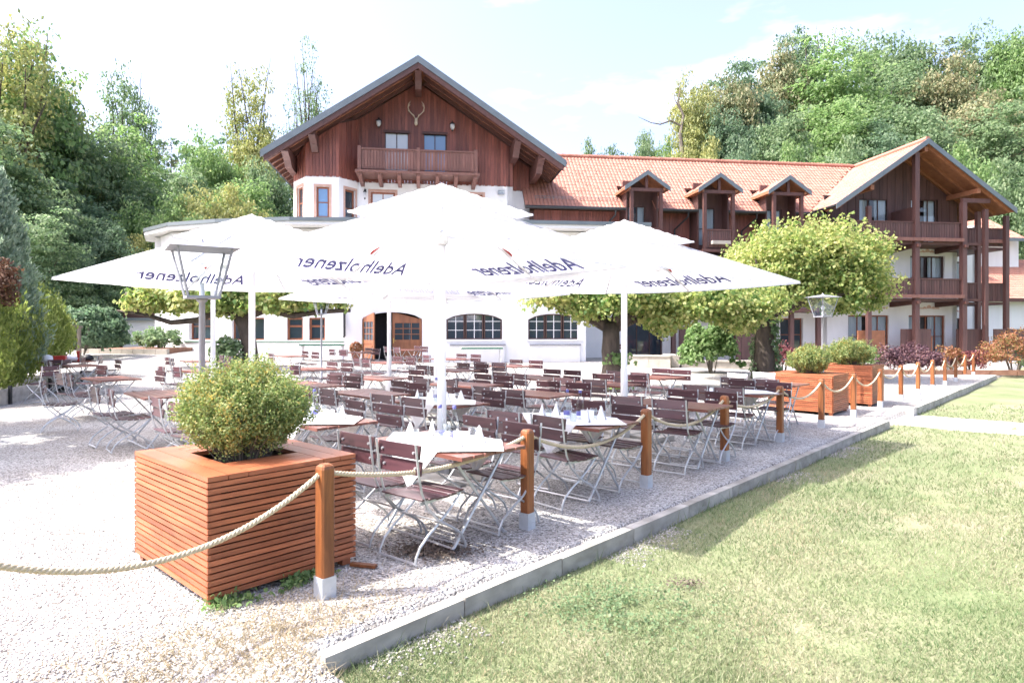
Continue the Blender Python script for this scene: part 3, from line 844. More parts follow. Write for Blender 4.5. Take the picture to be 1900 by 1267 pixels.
for x in (b0 + 0.05, b1 - 0.09):
    for k in range(8):
        MB().box(x, x + 0.03, by + 0.14 + k * 0.165, by + 0.285 + k * 0.165, bz + 0.07, bz + 1.02).build('rail_board', M['rail'], inn)
for k in range(7):
    u = b0 + 0.12 + (b1 - b0 - 0.24) * k / 6
    m = MB(); m.extrude([(u - 0.09, by - 0.05, bz - 0.125), (u - 0.09, by - 0.05, bz - 0.25), (u - 0.09, by + 0.25, bz - 0.42), (u - 0.09, by + 0.5, bz - 0.5), (u - 0.09, 2.2, bz - 0.52), (u - 0.09, 2.2, bz - 0.125)], (0.18, 0, 0))
    m.build('bracket', M['rail'], inn)

def to_world(u, v, z=0.0):
    return Vector((BO[0] + math.cos(BA) * u - math.sin(BA) * v, BO[1] + math.sin(BA) * u + math.cos(BA) * v, z))
# antlers on the gable: own thing
an = thing('antlers', 'mounted antlers with pale skull on the timber gable', 'antlers', to_world(-0.12, 2.16, 12.3), BA)
m = MB(); m.lathe([(0.02, 0), (0.10, 0.05), (0.12, 0.16), (0.09, 0.3), (0.11, 0.38), (0.04, 0.46)], (0, -0.10, 0), 10); m.build('skull', M['bone'], an, True)
for sg in (-1, 1):
    m = MB()
    m.tube([(sg * 0.05, -0.1, 0.42), (sg * 0.20, -0.15, 0.62), (sg * 0.42, -0.2, 0.80), (sg * 0.52, -0.24, 1.05), (sg * 0.48, -0.26, 1.25), (sg * 0.34, -0.28, 1.42)], [0.034, 0.03, 0.028, 0.026, 0.022, 0.008], 6)
    m.tube([(sg * 0.42, -0.2, 0.80), (sg * 0.54, -0.34, 0.86)], [0.028, 0.008], 5)
    m.tube([(sg * 0.51, -0.24, 1.10), (sg * 0.36, -0.36, 1.2)], [0.028, 0.008], 5)
    m.tube([(sg * 0.12, -0.12, 0.52), (sg * 0.16, -0.34, 0.62)], [0.028, 0.008], 5)
    m.build('antler', M['bone'], an, True)
an.scale = (0.8, 0.8, 0.85)
def wall_lantern(u, v, z, label, sc=1.0):
    t = thing('wall_lantern', label, 'wall lamp', to_world(u, v, z), BA, 'wall lanterns on the guesthouse')
    m = MB(); m.box(-0.05, 0.05, -0.02, 0.0, -0.02, 0.2); m.tube([(0, 0, 0.16), (0, -0.14, 0.22), (0, -0.2, 0.14)], 0.015, 6)
    m.lathe([(0.02, 0.14), (0.15 * sc, 0.04), (0.15 * sc, 0.02), (0.02, 0.02)], (0, -0.2, 0), 8); m.lathe([(0.02, -0.36), (0.05, -0.3), (0.03, -0.27)], (0, -0.2, 0), 8)
    m.build('bracket', M['iron'], t)
    m = MB(); m.lathe([(0.05, -0.27), (0.12 * sc, -0.14), (0.115 * sc, 0.01)], (0, -0.2, 0), 10); m.build('globe', M['lampwhite'], t, True)
    return t
wall_lantern(-2.02, 2.18, 12.42, 'white globe lantern on the timber gable left of the antlers')
wall_lantern(1.75, 2.18, 12.40, 'white globe lantern on the timber gable right of the antlers')
wall_lantern(-2.72, 2.19, 8.75, 'dark iron lantern on white wall between bay and upper window', 0.6)
t = thing('floodlight', 'small grey floodlight on white wall under the timber gable', 'floodlight', to_world(4.3, 2.18, 8.95), BA)
m = MB(); m.box(-0.17, 0.17, -0.22, -0.06, -0.10, 0.10); m.box(-0.04, 0.04, -0.06, 0.0, -0.05, 0.05); m.build('housing', M['lampmetal'], t)
MB().box(-0.15, 0.15, -0.226, -0.221, -0.08, 0.08).build('lens', M['lampglass'], t)

# --- hotel wing
WU0, WU1 = 6.3, 27.0
EZ, EVv, RZ, RV = 8.27, 2.0, 12.05, 6.0
WS = (RZ - EZ) / (RV - EVv)
dorm = [11.95, 16.0, 19.97]
wall_piece('wall', wing, (8.3, 2.9), (24.0, 2.9), -0.5, 5.6, [(3.0, 5.2, 0.2, 2.45), (8.8, 10.2, 0.3, 2.4), (12.2, 13.6, 0.3, 2.4)], 0.35)
wall_piece('wall', wing, (6.0, 2.95), (24.0, 2.95), 5.6, 8.2, [], 0.25, M['darkwood'])
fw_ = (6.2, 2.9, 1, 0)
segs = [(0.0, dorm[0] - 0.95 - 6.2), (dorm[0] + 0.95 - 6.2, dorm[1] - 0.95 - 6.2), (dorm[1] + 0.95 - 6.2, dorm[2] - 0.95 - 6.2), (dorm[2] + 0.95 - 6.2, 17.6)]
for a, b in segs:
    boards(wing, fw_, a, b, 5.62, lambda x: 8.25, 'gable', 0.19)
# big dark glass doors and windows of the wing's ground floor
MB((8.3, 2.9, 1, 0)).box(0.5, 15.2, 0.5, 0.55, -0.3, 2.6).build('room_backing', M['dark'], wing)
window(wing, (8.3, 2.9, 1, 0), 3.0, 5.2, 0.2, 2.45, 0.15, 3, (), fm='windark', pm='glass', fw=0.08)
window(wing, (8.3, 2.9, 1, 0), 8.8, 10.2, 0.3, 2.4, 0.15, 2, (0.55,), fm='winframe', pm='glass')
window(wing, (8.3, 2.9, 1, 0), 12.2, 13.6, 0.3, 2.4, 0.15, 2, (0.55,), fm='winframe', pm='glass')
for u in (13.6, 17.3, 18.6, 20.4, 22.0):
    MB().box(u - 0.11, u + 0.11, 1.5, 1.72, -0.3, 5.6).build('timber_post', M['darkwood'], wing)
for a, b in ((13.9, 15.3), (17.45, 18.45)):
    MB().box(a, b, 1.55, 1.62, 0.1, 1.9).build('timber_screen', M['darkwood'], wing)
MB().box(11.0, 23.6, 1.0, 2.88, 5.2, 5.45).build('balcony_floor', M['beam'], wing)
MB().box(13.4, 23.2, 1.1, 1.16, 2.95, 3.9).build('balcony_rail', M['darkwood'], wing)
MB().box(13.3, 23.4, 1.0, 2.88, 2.7, 2.92).build('balcony_floor', M['beam'], wing)

def tiles(name, par, u0, u1, z_eave, v_eave, v_top, slope, keep=None, tw=0.21, tl=0.32, flip=None):
    """overlapping curved roof tiles, real geometry; (u, v) plan coordinates, v is horizontal run"""
    vs = []; fs = []
    cs = math.cos(math.atan(slope)); run = tl * cs
    nr_ = int((v_top - v_eave) / run) + 1; nu = int((u1 - u0) / tw)
    for j in range(nr_):
        va = v_eave + j * run; vb = min(va + run * 1.1, v_top)
        for i in range(nu):
            ua = u0 + i * tw; um = ua + tw / 2
            if keep and not keep(um, (va + vb) / 2): continue
            za = z_eave + (va - v_eave) * slope + 0.042; zb = z_eave + (vb - v_eave) * slope + 0.016
            jt = random.uniform(-0.008, 0.008)
            o = len(vs)
            for (uu, dz) in ((0.0, -0.022), (0.25, 0.014), (0.55, 0.014), (0.95, -0.022)):
                vs.append((ua + tw * uu, va, za + dz + jt)); vs.append((ua + tw * uu, vb, zb + dz + jt))
            for q in range(3): fs.append((o + 2 * q, o + 2 * q + 2, o + 2 * q + 3, o + 2 * q + 1))
            fs.append((o, o + 2, o + 4, o + 6))
    m = MB()
    if flip: vs = [flip(*p) for p in vs]
    m.add(vs, fs)
    ob = m.build(name, M['tile'], par); ob['kind'] = 'stuff'
    return ob
def keepw(u, v):
    for d in dorm:
        if abs(u - d) < 0.88 and v < EVv + 1.75: return False
    # left of the valley with the chalet roof
    if u > 22.0 + (27.35 - 22.0) * max(0, (v - 2.2)) / 3.8: return False
    return True
tiles('roof_tiles', wing, 5.6, 27.2, EZ, EVv, RV, WS, keepw)
m = MB()   # roof deck below the tiles, cut round the dormers
def deck(ua, ub, va, vb):
    m.extrude([(ua, va, EZ + (va - EVv) * WS - 0.02), (ub, va, EZ + (va - EVv) * WS - 0.02), (ub, vb, EZ + (vb - EVv) * WS - 0.02), (ua, vb, EZ + (vb - EVv) * WS - 0.02)], (0, 0, -0.12))
edges = [5.6] + sum([[d - 0.9, d + 0.9] for d in dorm], []) + [22.0]
for k in range(0, len(edges), 2): deck(edges[k], edges[k + 1], EVv + 0.02, EVv + 1.7)
deck(5.6, 24.4, EVv + 1.7, RV)
m.extrude([(5.6, RV, RZ - 0.02), (27.3, RV, RZ - 0.02), (27.3, RV + 6, RZ - 4.2), (5.6, RV + 6, RZ - 4.2)], (0, 0, -0.12))
m.build('roof_deck', M['beam'], wing)
m = MB()
k = 0
u = 5.6
while u < 27.0:
    m.lathe([(0.12, 0), (0.12, 0.001)], (0, 0, 0), 3) if False else None
    m.tube([(u, RV, RZ + 0.06), (u + 0.42, RV, RZ + 0.045)], [0.13, 0.115], 8); u += 0.4
o = m.build('ridge_tiles', M['tile'], wing); o['kind'] = 'stuff'
for k in range(0, len(edges), 2):
    MB().tube([(edges[k] - 0.02, EVv - 0.07, EZ - 0.03), (edges[k + 1] + 0.02, EVv - 0.07, EZ - 0.03)], 0.085, 8).build('gutter', M['iron'], wing)
for d in (dorm[0] - 1.9, dorm[1] - 1.85, dorm[2] - 1.85):
    MB().tube([(d + 0.45, EVv - 0.07, EZ - 0.1), (d + 0.45, EVv - 0.02, EZ - 0.35), (d, 2.82, EZ - 0.95), (d, 2.82, EZ - 2.6)], 0.05, 7).build('downpipe', M['iron'], wing)
# snow guard
m = MB(); 
for a, b in ((6.2, 10.9), (13.0, 15.0), (17.0, 19.0)):
    m.tube([(a, EVv + 0.45, EZ + 0.45 * WS + 0.22), (b, EVv + 0.45, EZ + 0.45 * WS + 0.22)], 0.012, 4); m.tube([(a, EVv + 0.45, EZ + 0.45 * WS + 0.13), (b, EVv + 0.45, EZ + 0.45 * WS + 0.13)], 0.012, 4)
    x = a
    while x < b: m.tube([(x, EVv + 0.45, EZ + 0.45 * WS + 0.02), (x, EVv + 0.45, EZ + 0.45 * WS + 0.24)], 0.012, 4); x += 0.5
m.build('snow_guard', M['fascia'], wing)

def small_gable(par, uc, v0, v1, az, hw, slope, th=0.12, fas=0.22, mat_top='tile'):
    m = MB(); t = MB()
    for sg in (-1, 1):
        m.extrude([(uc, v0, az), (uc + sg * hw, v0, az - slope * hw), (uc + sg * hw, v0, az - slope * hw - th), (uc, v0, az - th)], (0, v1 - v0, 0))
    m.build('dormer_roof', M['soffit'], par)
    for sg in (-1, 1):
        q = MB(); q.extrude([(uc, v0 - 0.05, az + 0.08), (uc + sg * (hw + 0.05), v0 - 0.05, az - slope * (hw + 0.05) + 0.08), (uc + sg * (hw + 0.05), v0 - 0.05, az - slope * (hw + 0.05) - fas + 0.06), (uc, v0 - 0.05, az - fas + 0.06)], (0, 0.045, 0))
        q.build('dormer_fascia', M['fascia'], par)
        fl = (lambda x, y, z, sg=sg: (uc + sg * (hw - (y)), x, z))
        tiles('dormer_tiles', par, v0, v1, az - slope * hw + 0.0, 0.0, hw, slope, None, 0.2, 0.3, fl)
for d in dorm:
    small_gable(wing, d, 1.0, 4.1, 10.05, 1.2, 0.68)
    for sg in (-1, 1):
        MB().box(d + sg * 0.8 - 0.085, d + sg * 0.8 + 0.085, 1.15, 1.32, 6.0, 9.05).build('dormer_post', M['beam'], wing)
        MB().box(d + sg * 0.86 - 0.03, d + sg * 0.86 + 0.03, 1.9, 4.0, 6.0, 9.3).build('dormer_cheek', M['darkwood'], wing)
        MB().beam((d + sg * 0.95, 1.05, 9.18), (d + sg * 0.95, 3.4, 9.18), 0.1, 0.14).build('rafter', M['soffit'], wing)
    MB().box(d - 0.95, d + 0.95, 1.13, 1.30, 9.05, 9.22).build('dormer_beam', M['beam'], wing)
    MB().box(d - 0.07, d + 0.07, 1.15, 1.28, 9.22, 9.93).build('king_post', M['beam'], wing)
    f = (d - 0.85, 2.6, 1, 0)
    wall_piece('dormer_wall', wing, (d - 0.85, 2.6), (d + 0.85, 2.6), 6.0, 9.9, [(0.28, 1.30, 6.4, 8.55)], 0.12, M['darkwood'])
    window(wing, f, 0.28, 1.30, 6.4, 8.55, 0.04, 2, (0.45,), fm='windark', pm='glass', curtain=True)
    MB().box(d - 0.98, d + 0.98, 1.05, 2.6, 5.9, 6.05).build('balcony_floor', M['beam'], wing)
    for k in range(12):
        MB().box(d - 0.70 + k * 0.118, d - 0.70 + k * 0.118 + 0.098, 1.19, 1.215, 6.15, 7.05).build('rail_board', M['darkwood'], wing)
    MB().box(d - 0.71, d + 0.71, 1.16, 1.26, 7.06, 7.13).build('handrail', M['beam'], wing)
MB().box(15.5, 16.5, 0.85, 1.1, 6.3, 6.48).build('flower_box', M['stone'], wing)

# --- chalet on the right
CU, CHW, CAZ, CS = 27.39, 5.33, 12.02, 3.62 / 5.33
fz = lambda u: CAZ - CS * abs(u - CU) - 0.3
CV1 = 6.2
m = MB()
for sg in (-1, 1):
    if sg < 0:
        # left slope meets the wing roof in a valley: cut back
        m.add([(CU, 0, CAZ), (CU - CHW, 0, CAZ - CS * CHW), (CU - CHW, 2.25, CAZ - CS * CHW), (CU, 6.0, CAZ), (CU, 0, CAZ - 0.14), (CU - CHW, 0, CAZ - CS * CHW - 0.14), (CU - CHW, 2.25, CAZ - CS * CHW - 0.14), (CU, 6.0, CAZ - 0.14)],
              [(0, 1, 2, 3), (7, 6, 5, 4), (0, 4, 5, 1), (1, 5, 6, 2), (2, 6, 7, 3)])
    else:
        m.extrude([(CU, 0, CAZ), (CU + CHW, 0, CAZ - CS * CHW), (CU + CHW, 0, CAZ - CS * CHW - 0.14), (CU, 0, CAZ - 0.14)], (0, 10, 0))
m.build('roof', M['soffit'], chalet)
for sg in (-1, 1):
    q = MB(); q.extrude([(CU, -0.06, CAZ + 0.10), (CU + sg * 5.4, -0.06, CAZ - CS * 5.4 + 0.10), (CU + sg * 5.4, -0.06, CAZ - CS * 5.4 - 0.2), (CU, -0.06, CAZ - 0.2)], (0, 0.055, 0))
    q.build('fascia', M['fascia'], chalet)
    kp = (lambda x, y, sg=sg: x < 2.25 + (6.0 - 2.25) * y / CHW) if sg < 0 else None
    tiles('roof_tiles', chalet, 0.0, 6.0 if sg < 0 else 9.0, CAZ - CS * CHW, 0.0, CHW, CS, kp, 0.21, 0.32, (lambda x, y, z, sg=sg: (CU + sg * (CHW - y), x, z)))
    for dv in (0.25, 1.2, 2.2):
        q = MB(); q.beam((CU + sg * 0.1, dv, CAZ - 0.24), (CU + sg * 5.2, dv, CAZ - CS * 5.1 - 0.24), 0.14, 0.2); q.build('rafter', M['soffit'], chalet)
m = MB(); m.tube([(CU, 0.0, CAZ + 0.09), (CU, 6.0, CAZ + 0.09)], 0.13, 8); m.build('ridge_tiles', M['tile'], chalet)
m = MB(); m.beam((CU - CHW + 0.1, 2.22, CAZ - CS * (CHW - 0.1) + 0.05), (CU - 0.1, 5.95, CAZ - 0.1 * CS + 0.05), 0.34, 0.05); m.build('valley_gutter', M['tile'], chalet)
MB().tube([(CU - 5.4, 0.0, CAZ - CS * 5.33 - 0.05), (CU - 5.4, 2.2, CAZ - CS * 5.33 - 0.05)], 0.08, 8).build('gutter', M['iron'], chalet)
for u in (CU, CU - 3.2, CU + 3.2):
    MB().box(u - 0.1, u + 0.1, 0.12, 4.0, fz(u) - 0.28, fz(u) - 0.02).build('purlin', M['soffit'], chalet)
# walls
hz2 = [(24.9, 26.8, 6.75, 9.25), (28.2, 29.9, 6.75, 9.3)]
L0 = 23.0
cw = lambda h: [(a - L0, b - L0, c, d) for a, b, c, d in h]
h2 = [(28.2, 30.4, 3.75, 6.02), (24.6, 26.6, 3.75, 6.02)]
h1 = [(24.3, 26.85, 0.35, 2.57), (28.1, 30.45, 0.35, 2.57)]
wall_piece('wall', chalet, (L0, 2.3), (31.2, 2.3), -0.5, 6.5, cw(h1) + cw(h2), 0.35)
wall_piece('wall', chalet, (31.2, 2.3), (31.2, 4.2), -0.5, 6.5, [], 0.3)
h3 = [(0.7, 2.0, 0.35, 2.45), (0.7, 2.2, 3.75, 5.95)]
wall_piece('wall', chalet, (31.2, 4.2), (34.3, 4.2), -0.5, 6.5, h3, 0.35)
wall_piece('wall', chalet, (34.3, 4.2), (34.3, 12), -0.5, 8.2, [], 0.3)
MB().box(23.2, 31.0, 2.85, 2.9, -0.3, 9.5).build('room_backing', M['dark'], chalet)
fc = (L0, 2.3, 1, 0); fd = (31.2, 4.2, 1, 0)
for i, (a, b, c, d) in enumerate(cw(h1) + cw(h2)):
    window(chalet, fc, a, b, c, d, 0.1, 4 if i < 2 else 3, (0.45,), fm='winframe' if i < 2 else 'windark', curtain=True, fw=0.08)
for a, b, c, d in h3:
    window(chalet, fd, a, b, c, d, 0.1, 2, (0.45,), fm='windark', curtain=True, fw=0.08)
for (u, v, z) in ((29.4, 2.3, 2.95), (26.0, 2.3, 2.95), (29.3, 2.3, 6.22), (32.6, 4.2, 2.85)):   # painted scrolls over the windows
    m = MB()
    m.extrude([(u + 0.16 * math.cos(t), v - 0.004, z + 0.02 + 0.20 * math.sin(t)) for t in np.linspace(0, math.pi, 9)], (0, 0.003, 0))
    for sg in (-1, 1):
        m.extrude([(u + sg * 0.16, v - 0.004, z), (u + sg * 0.7, v - 0.004, z), (u + sg * 0.6, v - 0.004, z + 0.08), (u + sg * 0.42, v - 0.004, z + 0.06), (u + sg * 0.3, v - 0.004, z + 0.14), (u + sg * 0.17, v - 0.004, z + 0.10)], (0, 0.003, 0))
    m.build('wall_painting', M['fresco'], chalet)
boards(chalet, fc, 0.0, 8.2, 6.52, lambda x: fz(L0 + x) + 0.1, 'darkwood', 0.25, 0.04, cw(hz2), y=-0.01)
for a, b, c, d in cw(hz2):
    window(chalet, fc, a, b, c, d, 0.02, 3, (0.4,), fm='windark', curtain=True, fw=0.07)
boards(chalet, fd, 0.0, 3.1, 6.52, lambda x: fz(31.2 + x) + 0.1, 'darkwood', 0.25, 0.04, [(0.4, 1.5, 6.8, 8.3)], y=-0.01)
MB().box(31.65, 32.65, 4.25, 4.3, 6.8, 8.3).build('pane', M['glasspale'], chalet)
MB().box(27.0, 27.06, 0.6, 2.28, 6.7, 8.5).build('timber_screen', M['darkwood'], chalet)
MB().extrude([(27.05, 0.7, 6.7), (27.9, 1.6, 6.7), (27.9, 1.6, 8.55), (27.05, 0.7, 8.35)], (0.03, -0.03, 0)).build('timber_screen', M['darkwood'], chalet)
# posts and two storeys of balcony
for u in (26.93, 29.81):
    MB().box(u - 0.13, u + 0.13, 0.2, 0.46, -0.3, (fz(u) if u < 28 else 8.75)).build('timber_post', M['darkwood'], chalet)
for u, v in ((31.15, 0.3), (31.35, 1.0), (32.75, 0.6), (24.1, 0.3)):
    MB().box(u - 0.11, u + 0.11, v - 0.1, v + 0.12, -0.3, min(8.4, fz(u) + 0.05)).build('timber_post', M['darkwood'], chalet)
MB().box(29.7, 31.4, 0.22, 0.42, 8.76, 8.98).build('timber_beam', M['beam'], chalet)
for zf_, u0, u1 in ((6.55, 23.4, 29.68), (3.45, 23.4, 29.68)):
    MB().box(u0, 31.0, 0.35, 2.28, zf_ - 0.13, zf_).build('balcony_floor', M['beam'], chalet)
    MB().box(u0, u1, 0.10, 0.3, zf_ + 0.02, zf_ + 0.20).build('flower_box', M['rail'], chalet)
    for u in (26.93, 29.81, 24.1):
        m = MB(); m.extrude([(u - 0.09, 0.05, zf_ - 0.14), (u - 0.09, 0.05, zf_ - 0.3), (u - 0.09, 2.25, zf_ - 0.42), (u - 0.09, 2.25, zf_ - 0.14)], (0.18, 0, 0)); m.build('bracket', M['beam'], chalet)
    n = int((u1 - u0) / 0.155)
    for k in range(n):
        x = u0 + k * 0.155
        MB().box(x, x + 0.135, 0.33, 0.355, zf_ + 0.16, zf_ + 1.02).build('rail_board', M['darkwood'], chalet)
    MB().box(u0, u1, 0.30, 0.40, zf_ + 1.025, zf_ + 1.10).build('handrail', M['beam'], chalet)
    MB().box(29.95, 33.0, 0.95, 4.18, zf_ - 0.30, zf_ - 0.16).build('balcony_floor', M['beam'], chalet)
    for k in range(17):
        x = 30.1 + k * 0.165
        MB().box(x, x + 0.145, 0.95 - 0.0, 0.975, zf_ - 0.1, zf_ + 0.86).build('rail_board', M['darkwood'], chalet)
    MB().box(30.05, 33.0, 0.92, 1.02, zf_ + 0.865, zf_ + 0.94).build('handrail', M['beam'], chalet)
MB().box(31.6, 33.0, 0.72, 0.91, 6.62, 6.82).build('flower_box', M['rail'], chalet)
for a, b in ((26.2, 28.0), (29.6, 31.5), (31.9, 34.5)):   # terrace screens
    MB().box(a, b, 0.5, 0.58, -0.2, 1.78).build('timber_screen', M['darkwood'], chalet)
for a in (28.02, 31.52):
    m = MB(); m.extrude([(a, 0.5, -0.2), (a, 2.2, -0.2), (a, 2.2, 1.78), (a, 1.1, 1.78), (a, 0.5, 1.35)], (0.06, 0, 0)); m.build('timber_screen', M['soffit'], chalet)
m = MB(); m.box(23.7, 25.3, 0.6, 0.68, -0.2, 1.7); m.build('timber_screen', M['soffit'], chalet)

# building beyond the right edge, seen past the chalet
t = thing('neighbour_house', 'white neighbouring house with red tiled roof at the right edge behind chalet', 'building', to_world(38.5, 9.0), BA)
MB().box(-2.4, 8, 0, 8, -0.5, 4.0).build('wall', M['plaster'], t)
tiles('roof_tiles', t, -3.0, 8.5, 3.9, -0.7, 4, 0.7)
MB().box(-3, 8.5, -0.75, -0.66, 3.7, 3.95).build('fascia', M['beam'], t)
t2 = thing('annex_house', 'tall white annex with tiled roof and dormer behind chalet at right edge', 'building', to_world(36.2, 9.0), BA)
MB().box(1.4, 9, 3, 12, -0.5, 8.6).build('wall', M['plaster'], t2)
tiles('roof_tiles', t2, 0.2, 9.0, 8.5, 2.0, 7, 0.6)
MB().box(0.2, 9, 1.95, 2.04, 8.35, 8.6).build('fascia', M['fascia'], t2)
small_gable(t2, 0.4, 1.0, 5.0, 11.0, 1.3, 0.68)
MB().box(-0.4, 1.2, 1.6, 4.5, 8.5, 10.2).build('dormer_wall', M['darkwood'], t2)
# white shed far left behind the clipped bush
t = thing('white_shed', 'low white shed wall left of the guesthouse behind the shrubs', 'shed', (-20.3, 36.5, 0.7), R(4))
m = MB(); m.box(-1.6, 2.6, 0, 3, -0.5, 1.55); m.build('wall', M['plaster'], t)
m = MB(); m.box(-1.8, 2.8, -0.3, 3.2, 1.552, 1.7); m.build('roof', M['fascia'], t)
MB().box(-1.6, 2.6, 0.02, 0.08, 1.702, 2.3).build('clerestory', M['windark'], t)

# ------------------------------------------------------------------ umbrellas
HS = 1.90   # half side of a canopy
def can_h(x, y, hs, zt, ze, sag):
    x = np.abs(np.asarray(x, float)) / hs; y = np.abs(np.asarray(y, float)) / hs
    r = np.maximum(x, y); q = np.minimum(x, y) / np.maximum(r, 1e-6)
    return zt - (zt - ze) * r - sag * r * (1 - q ** 2) + 0.0 * r
def canopy_mesh(name, hs, zt, ze, sag, n=20, val=0.0):
    t = np.linspace(-hs, hs, 2 * n + 1)
    X, Y = np.meshgrid(t, t); Z = can_h(X, Y, hs, zt, ze, sag)
    k = 2 * n + 1
    V = np.stack([X, Y, Z], -1).reshape(-1, 3).tolist()
    I = np.arange(k * k).reshape(k, k)
    F = np.stack([I[:-1, :-1], I[:-1, 1:], I[1:, 1:], I[1:, :-1]], -1).reshape(-1, 4).tolist()
    ring = list(I[0, :]) + list(I[1:, -1]) + list(I[-1, -2::-1]) + list(I[-2:0:-1, 0])
    o = len(V)
    for i in ring: V.append((V[i][0] * 1.004, V[i][1] * 1.004, V[i][2] - val))
    m_ = len(ring)
    for i in range(m_): F.append([int(ring[i]), int(ring[(i + 1) % m_]), o + (i + 1) % m_, o + i])
    me = bpy.data.meshes.new(name); me.from_pydata(V, [], F); me.materials.append(M['canopy']); me.update()
    return me
ZT_, ZE_, SAG_ = 3.28, 2.44, 0.04
me_can = canopy_mesh('canopy', HS, ZT_, ZE_, SAG_, 20, 0.022)
me_vent = canopy_mesh('vent_cap', 0.76, 3.42, 3.08, 0.02, 8, 0.022)

cu = bpy.data.curves.new('lettering', 'FONT')
cu.body = 'Adelholzener'; cu.size = 0.42; cu.shear = 0.38; cu.align_x = 'CENTER'; cu.resolution_u = 3; cu.offset = 0.003
tob = bpy.data.objects.new('lettering', cu); COL.objects.link(tob)
bpy.context.view_layer.update()
tme = bpy.data.meshes.new_from_object(tob.evaluated_get(bpy.context.evaluated_depsgraph_get()))
bpy.data.objects.remove(tob)
tv = np.array([v.co[:] for v in tme.vertices]); tf = [tuple(p.vertices) for p in tme.polygons]
def letter_mesh(name, off, material, tv=tv, tf=tf, y0=1.70, sx=0.78):
    x = -tv[:, 0] * sx; y = y0 - tv[:, 1]
    z = can_h(x, y, HS, ZT_, ZE_, SAG_) + off
    me = bpy.data.meshes.new(name); me.from_pydata(np.stack([x, y, z], -1).tolist(), [], tf); me.materials.append(material); me.update()
    return me
me_let = letter_mesh('lettering', -0.012, M['print'])
me_let2 = letter_mesh('glare_pale_lettering', 0.010, M['glareprint'])  # outer lettering, overexposed look painted in as a pale tone
a = np.linspace(0, 2 * np.pi, 14)[:-1]
dv = np.stack([0.07 * np.cos(a) * (1 - 0.3 * np.sin(a)), 0.09 * np.sin(a) + 0.02 * np.sin(a) ** 3, 0 * a], -1) + np.array([0.0, 0.52, 0])
me_drop = letter_mesh('red_drop', -0.012, M['redprint'], dv, [tuple(range(13))])

m = MB()
for k in range(4):
    a_ = k * math.pi / 2; ca_, sa_ = math.cos(a_), math.sin(a_)
    pts_ = []
    for i in range(13):
        q_ = HS * i / 12; x_, y_ = q_ * ca_ - q_ * sa_, q_ * sa_ + q_ * ca_
        pts_.append((x_, y_, float(can_h(x_, y_, HS, ZT_, ZE_, SAG_)) + 0.003))
    m.tube(pts_, 0.009, 5)
    pts_ = []
    for i in range(13):
        x_, y_ = HS * 0.965, HS * 0.965 * (2 * i / 12 - 1)
        z_ = float(can_h(x_, y_, HS, ZT_, ZE_, SAG_)) + 0.001; pts_.append((x_ * ca_ - y_ * sa_, x_ * sa_ + y_ * ca_, z_))
    m.tube(pts_, 0.004, 4)
M['seam'] = mat('seam_tape', (0.58, 0.58, 0.60), None, 0.8)
me_piping = m.mesh('piping', M['seam'])
def umbrella(label, x, y, rz, sc=1.0, dz=0.0, pole_h=3.2):
    t = thing('umbrella', label, 'umbrella', (x, y, gzf(x, y)), rz, 'white square umbrellas over the beer garden')
    m = MB(); m.lathe([(0.055, 0.0), (0.055, 1.1), (0.047, 1.11), (0.047, 3.22 + dz)], n=14); m.build('pole', M['polewhite'], t, True)
    m = MB(); m.lathe([(0.085, 0.03), (0.085, 0.5), (0.075, 0.52), (0.06, 0.53)], n=14); m.build('pole_socket', M['polewhite'], t, True)
    m = MB()
    for i in (-1, 1):
        for j in (-1, 1): m.box(i * 0.36 - 0.24 + (0.0), i * 0.36 + 0.24 - 0.0, j * 0.26 - 0.25, j * 0.26 + 0.25, 0.0, 0.07)
    for k, v in enumerate(m.v): m.v[k] = (v[0] * (1 + (0.001 if k % 3 else 0)), v[1], v[2])
    m.build('base_slab', M['concrete'], t)
    def L(name, me):
        o = link(name, me, t); o.scale = (sc, sc, 1); o.location = (0, 0, dz); return o
    c = L('canopy', me_can)
    L('vent_cap', me_vent)
    link('piping', me_piping, c)
    for k in range(4):
        for nm, me in (('lettering', me_let), ('glare_pale_lettering', me_let2), ('emblem', me_drop)):
            o = link(nm, me, c); o.rotation_euler = (0, 0, k * math.pi / 2)
    m = MB()
    m.lathe([(0.085, 3.02 + dz), (0.095, 3.06 + dz), (0.095, 3.14 + dz), (0.06, 3.2 + dz)], n=12)
    m.lathe([(0.07, 2.70 + dz), (0.085, 2.74 + dz), (0.085, 2.84 + dz), (0.06, 2.86 + dz)], n=12)
    m.build('hub', M['polewhite'], t)
    for k in range(8):
        ang = k * math.pi / 4; d = Vector((math.cos(ang), math.sin(ang), 0)); ext = HS * sc * (1.40 if k % 2 else 0.99)
        zz = lambda f: float(can_h(d.x * ext * f / sc, d.y * ext * f / sc, HS, ZT_, ZE_, SAG_)) + dz - 0.03
        r = MB(); r.beam(d * 0.08 + Vector((0, 0, zz(0.03))), d * ext * 0.985 + Vector((0, 0, zz(0.985) - 0.005)), 0.022, 0.032)
        ro = r.build('rib', M['polewhite'], t)
        f = 0.42
        q = MB(); q.beam(d * 0.07 + Vector((0, 0, 2.80 + dz)), d * ext * f + Vector((0, 0, zz(f) - 0.015)), 0.018, 0.026); q.build('strut', M['polewhite'], ro)
    # pockets stitched near the hub
    return t
umbrella('white umbrella closest to the camera, its pole in front of the house door', -0.82, 7.55, R(51))
umbrella('white umbrella on the right whose pole stands beside the middle trunk', 1.74, 10.03, R(43))
umbrella('white umbrella on the left behind the big square lantern', -3.84, 9.55, R(54))
umbrella('white umbrella second from front, its pole just left of the front pole', -1.52, 13.0, R(46))
umbrella('white umbrella whose thin pole stands before the open house door', -2.85, 15.0, R(45), 0.95)
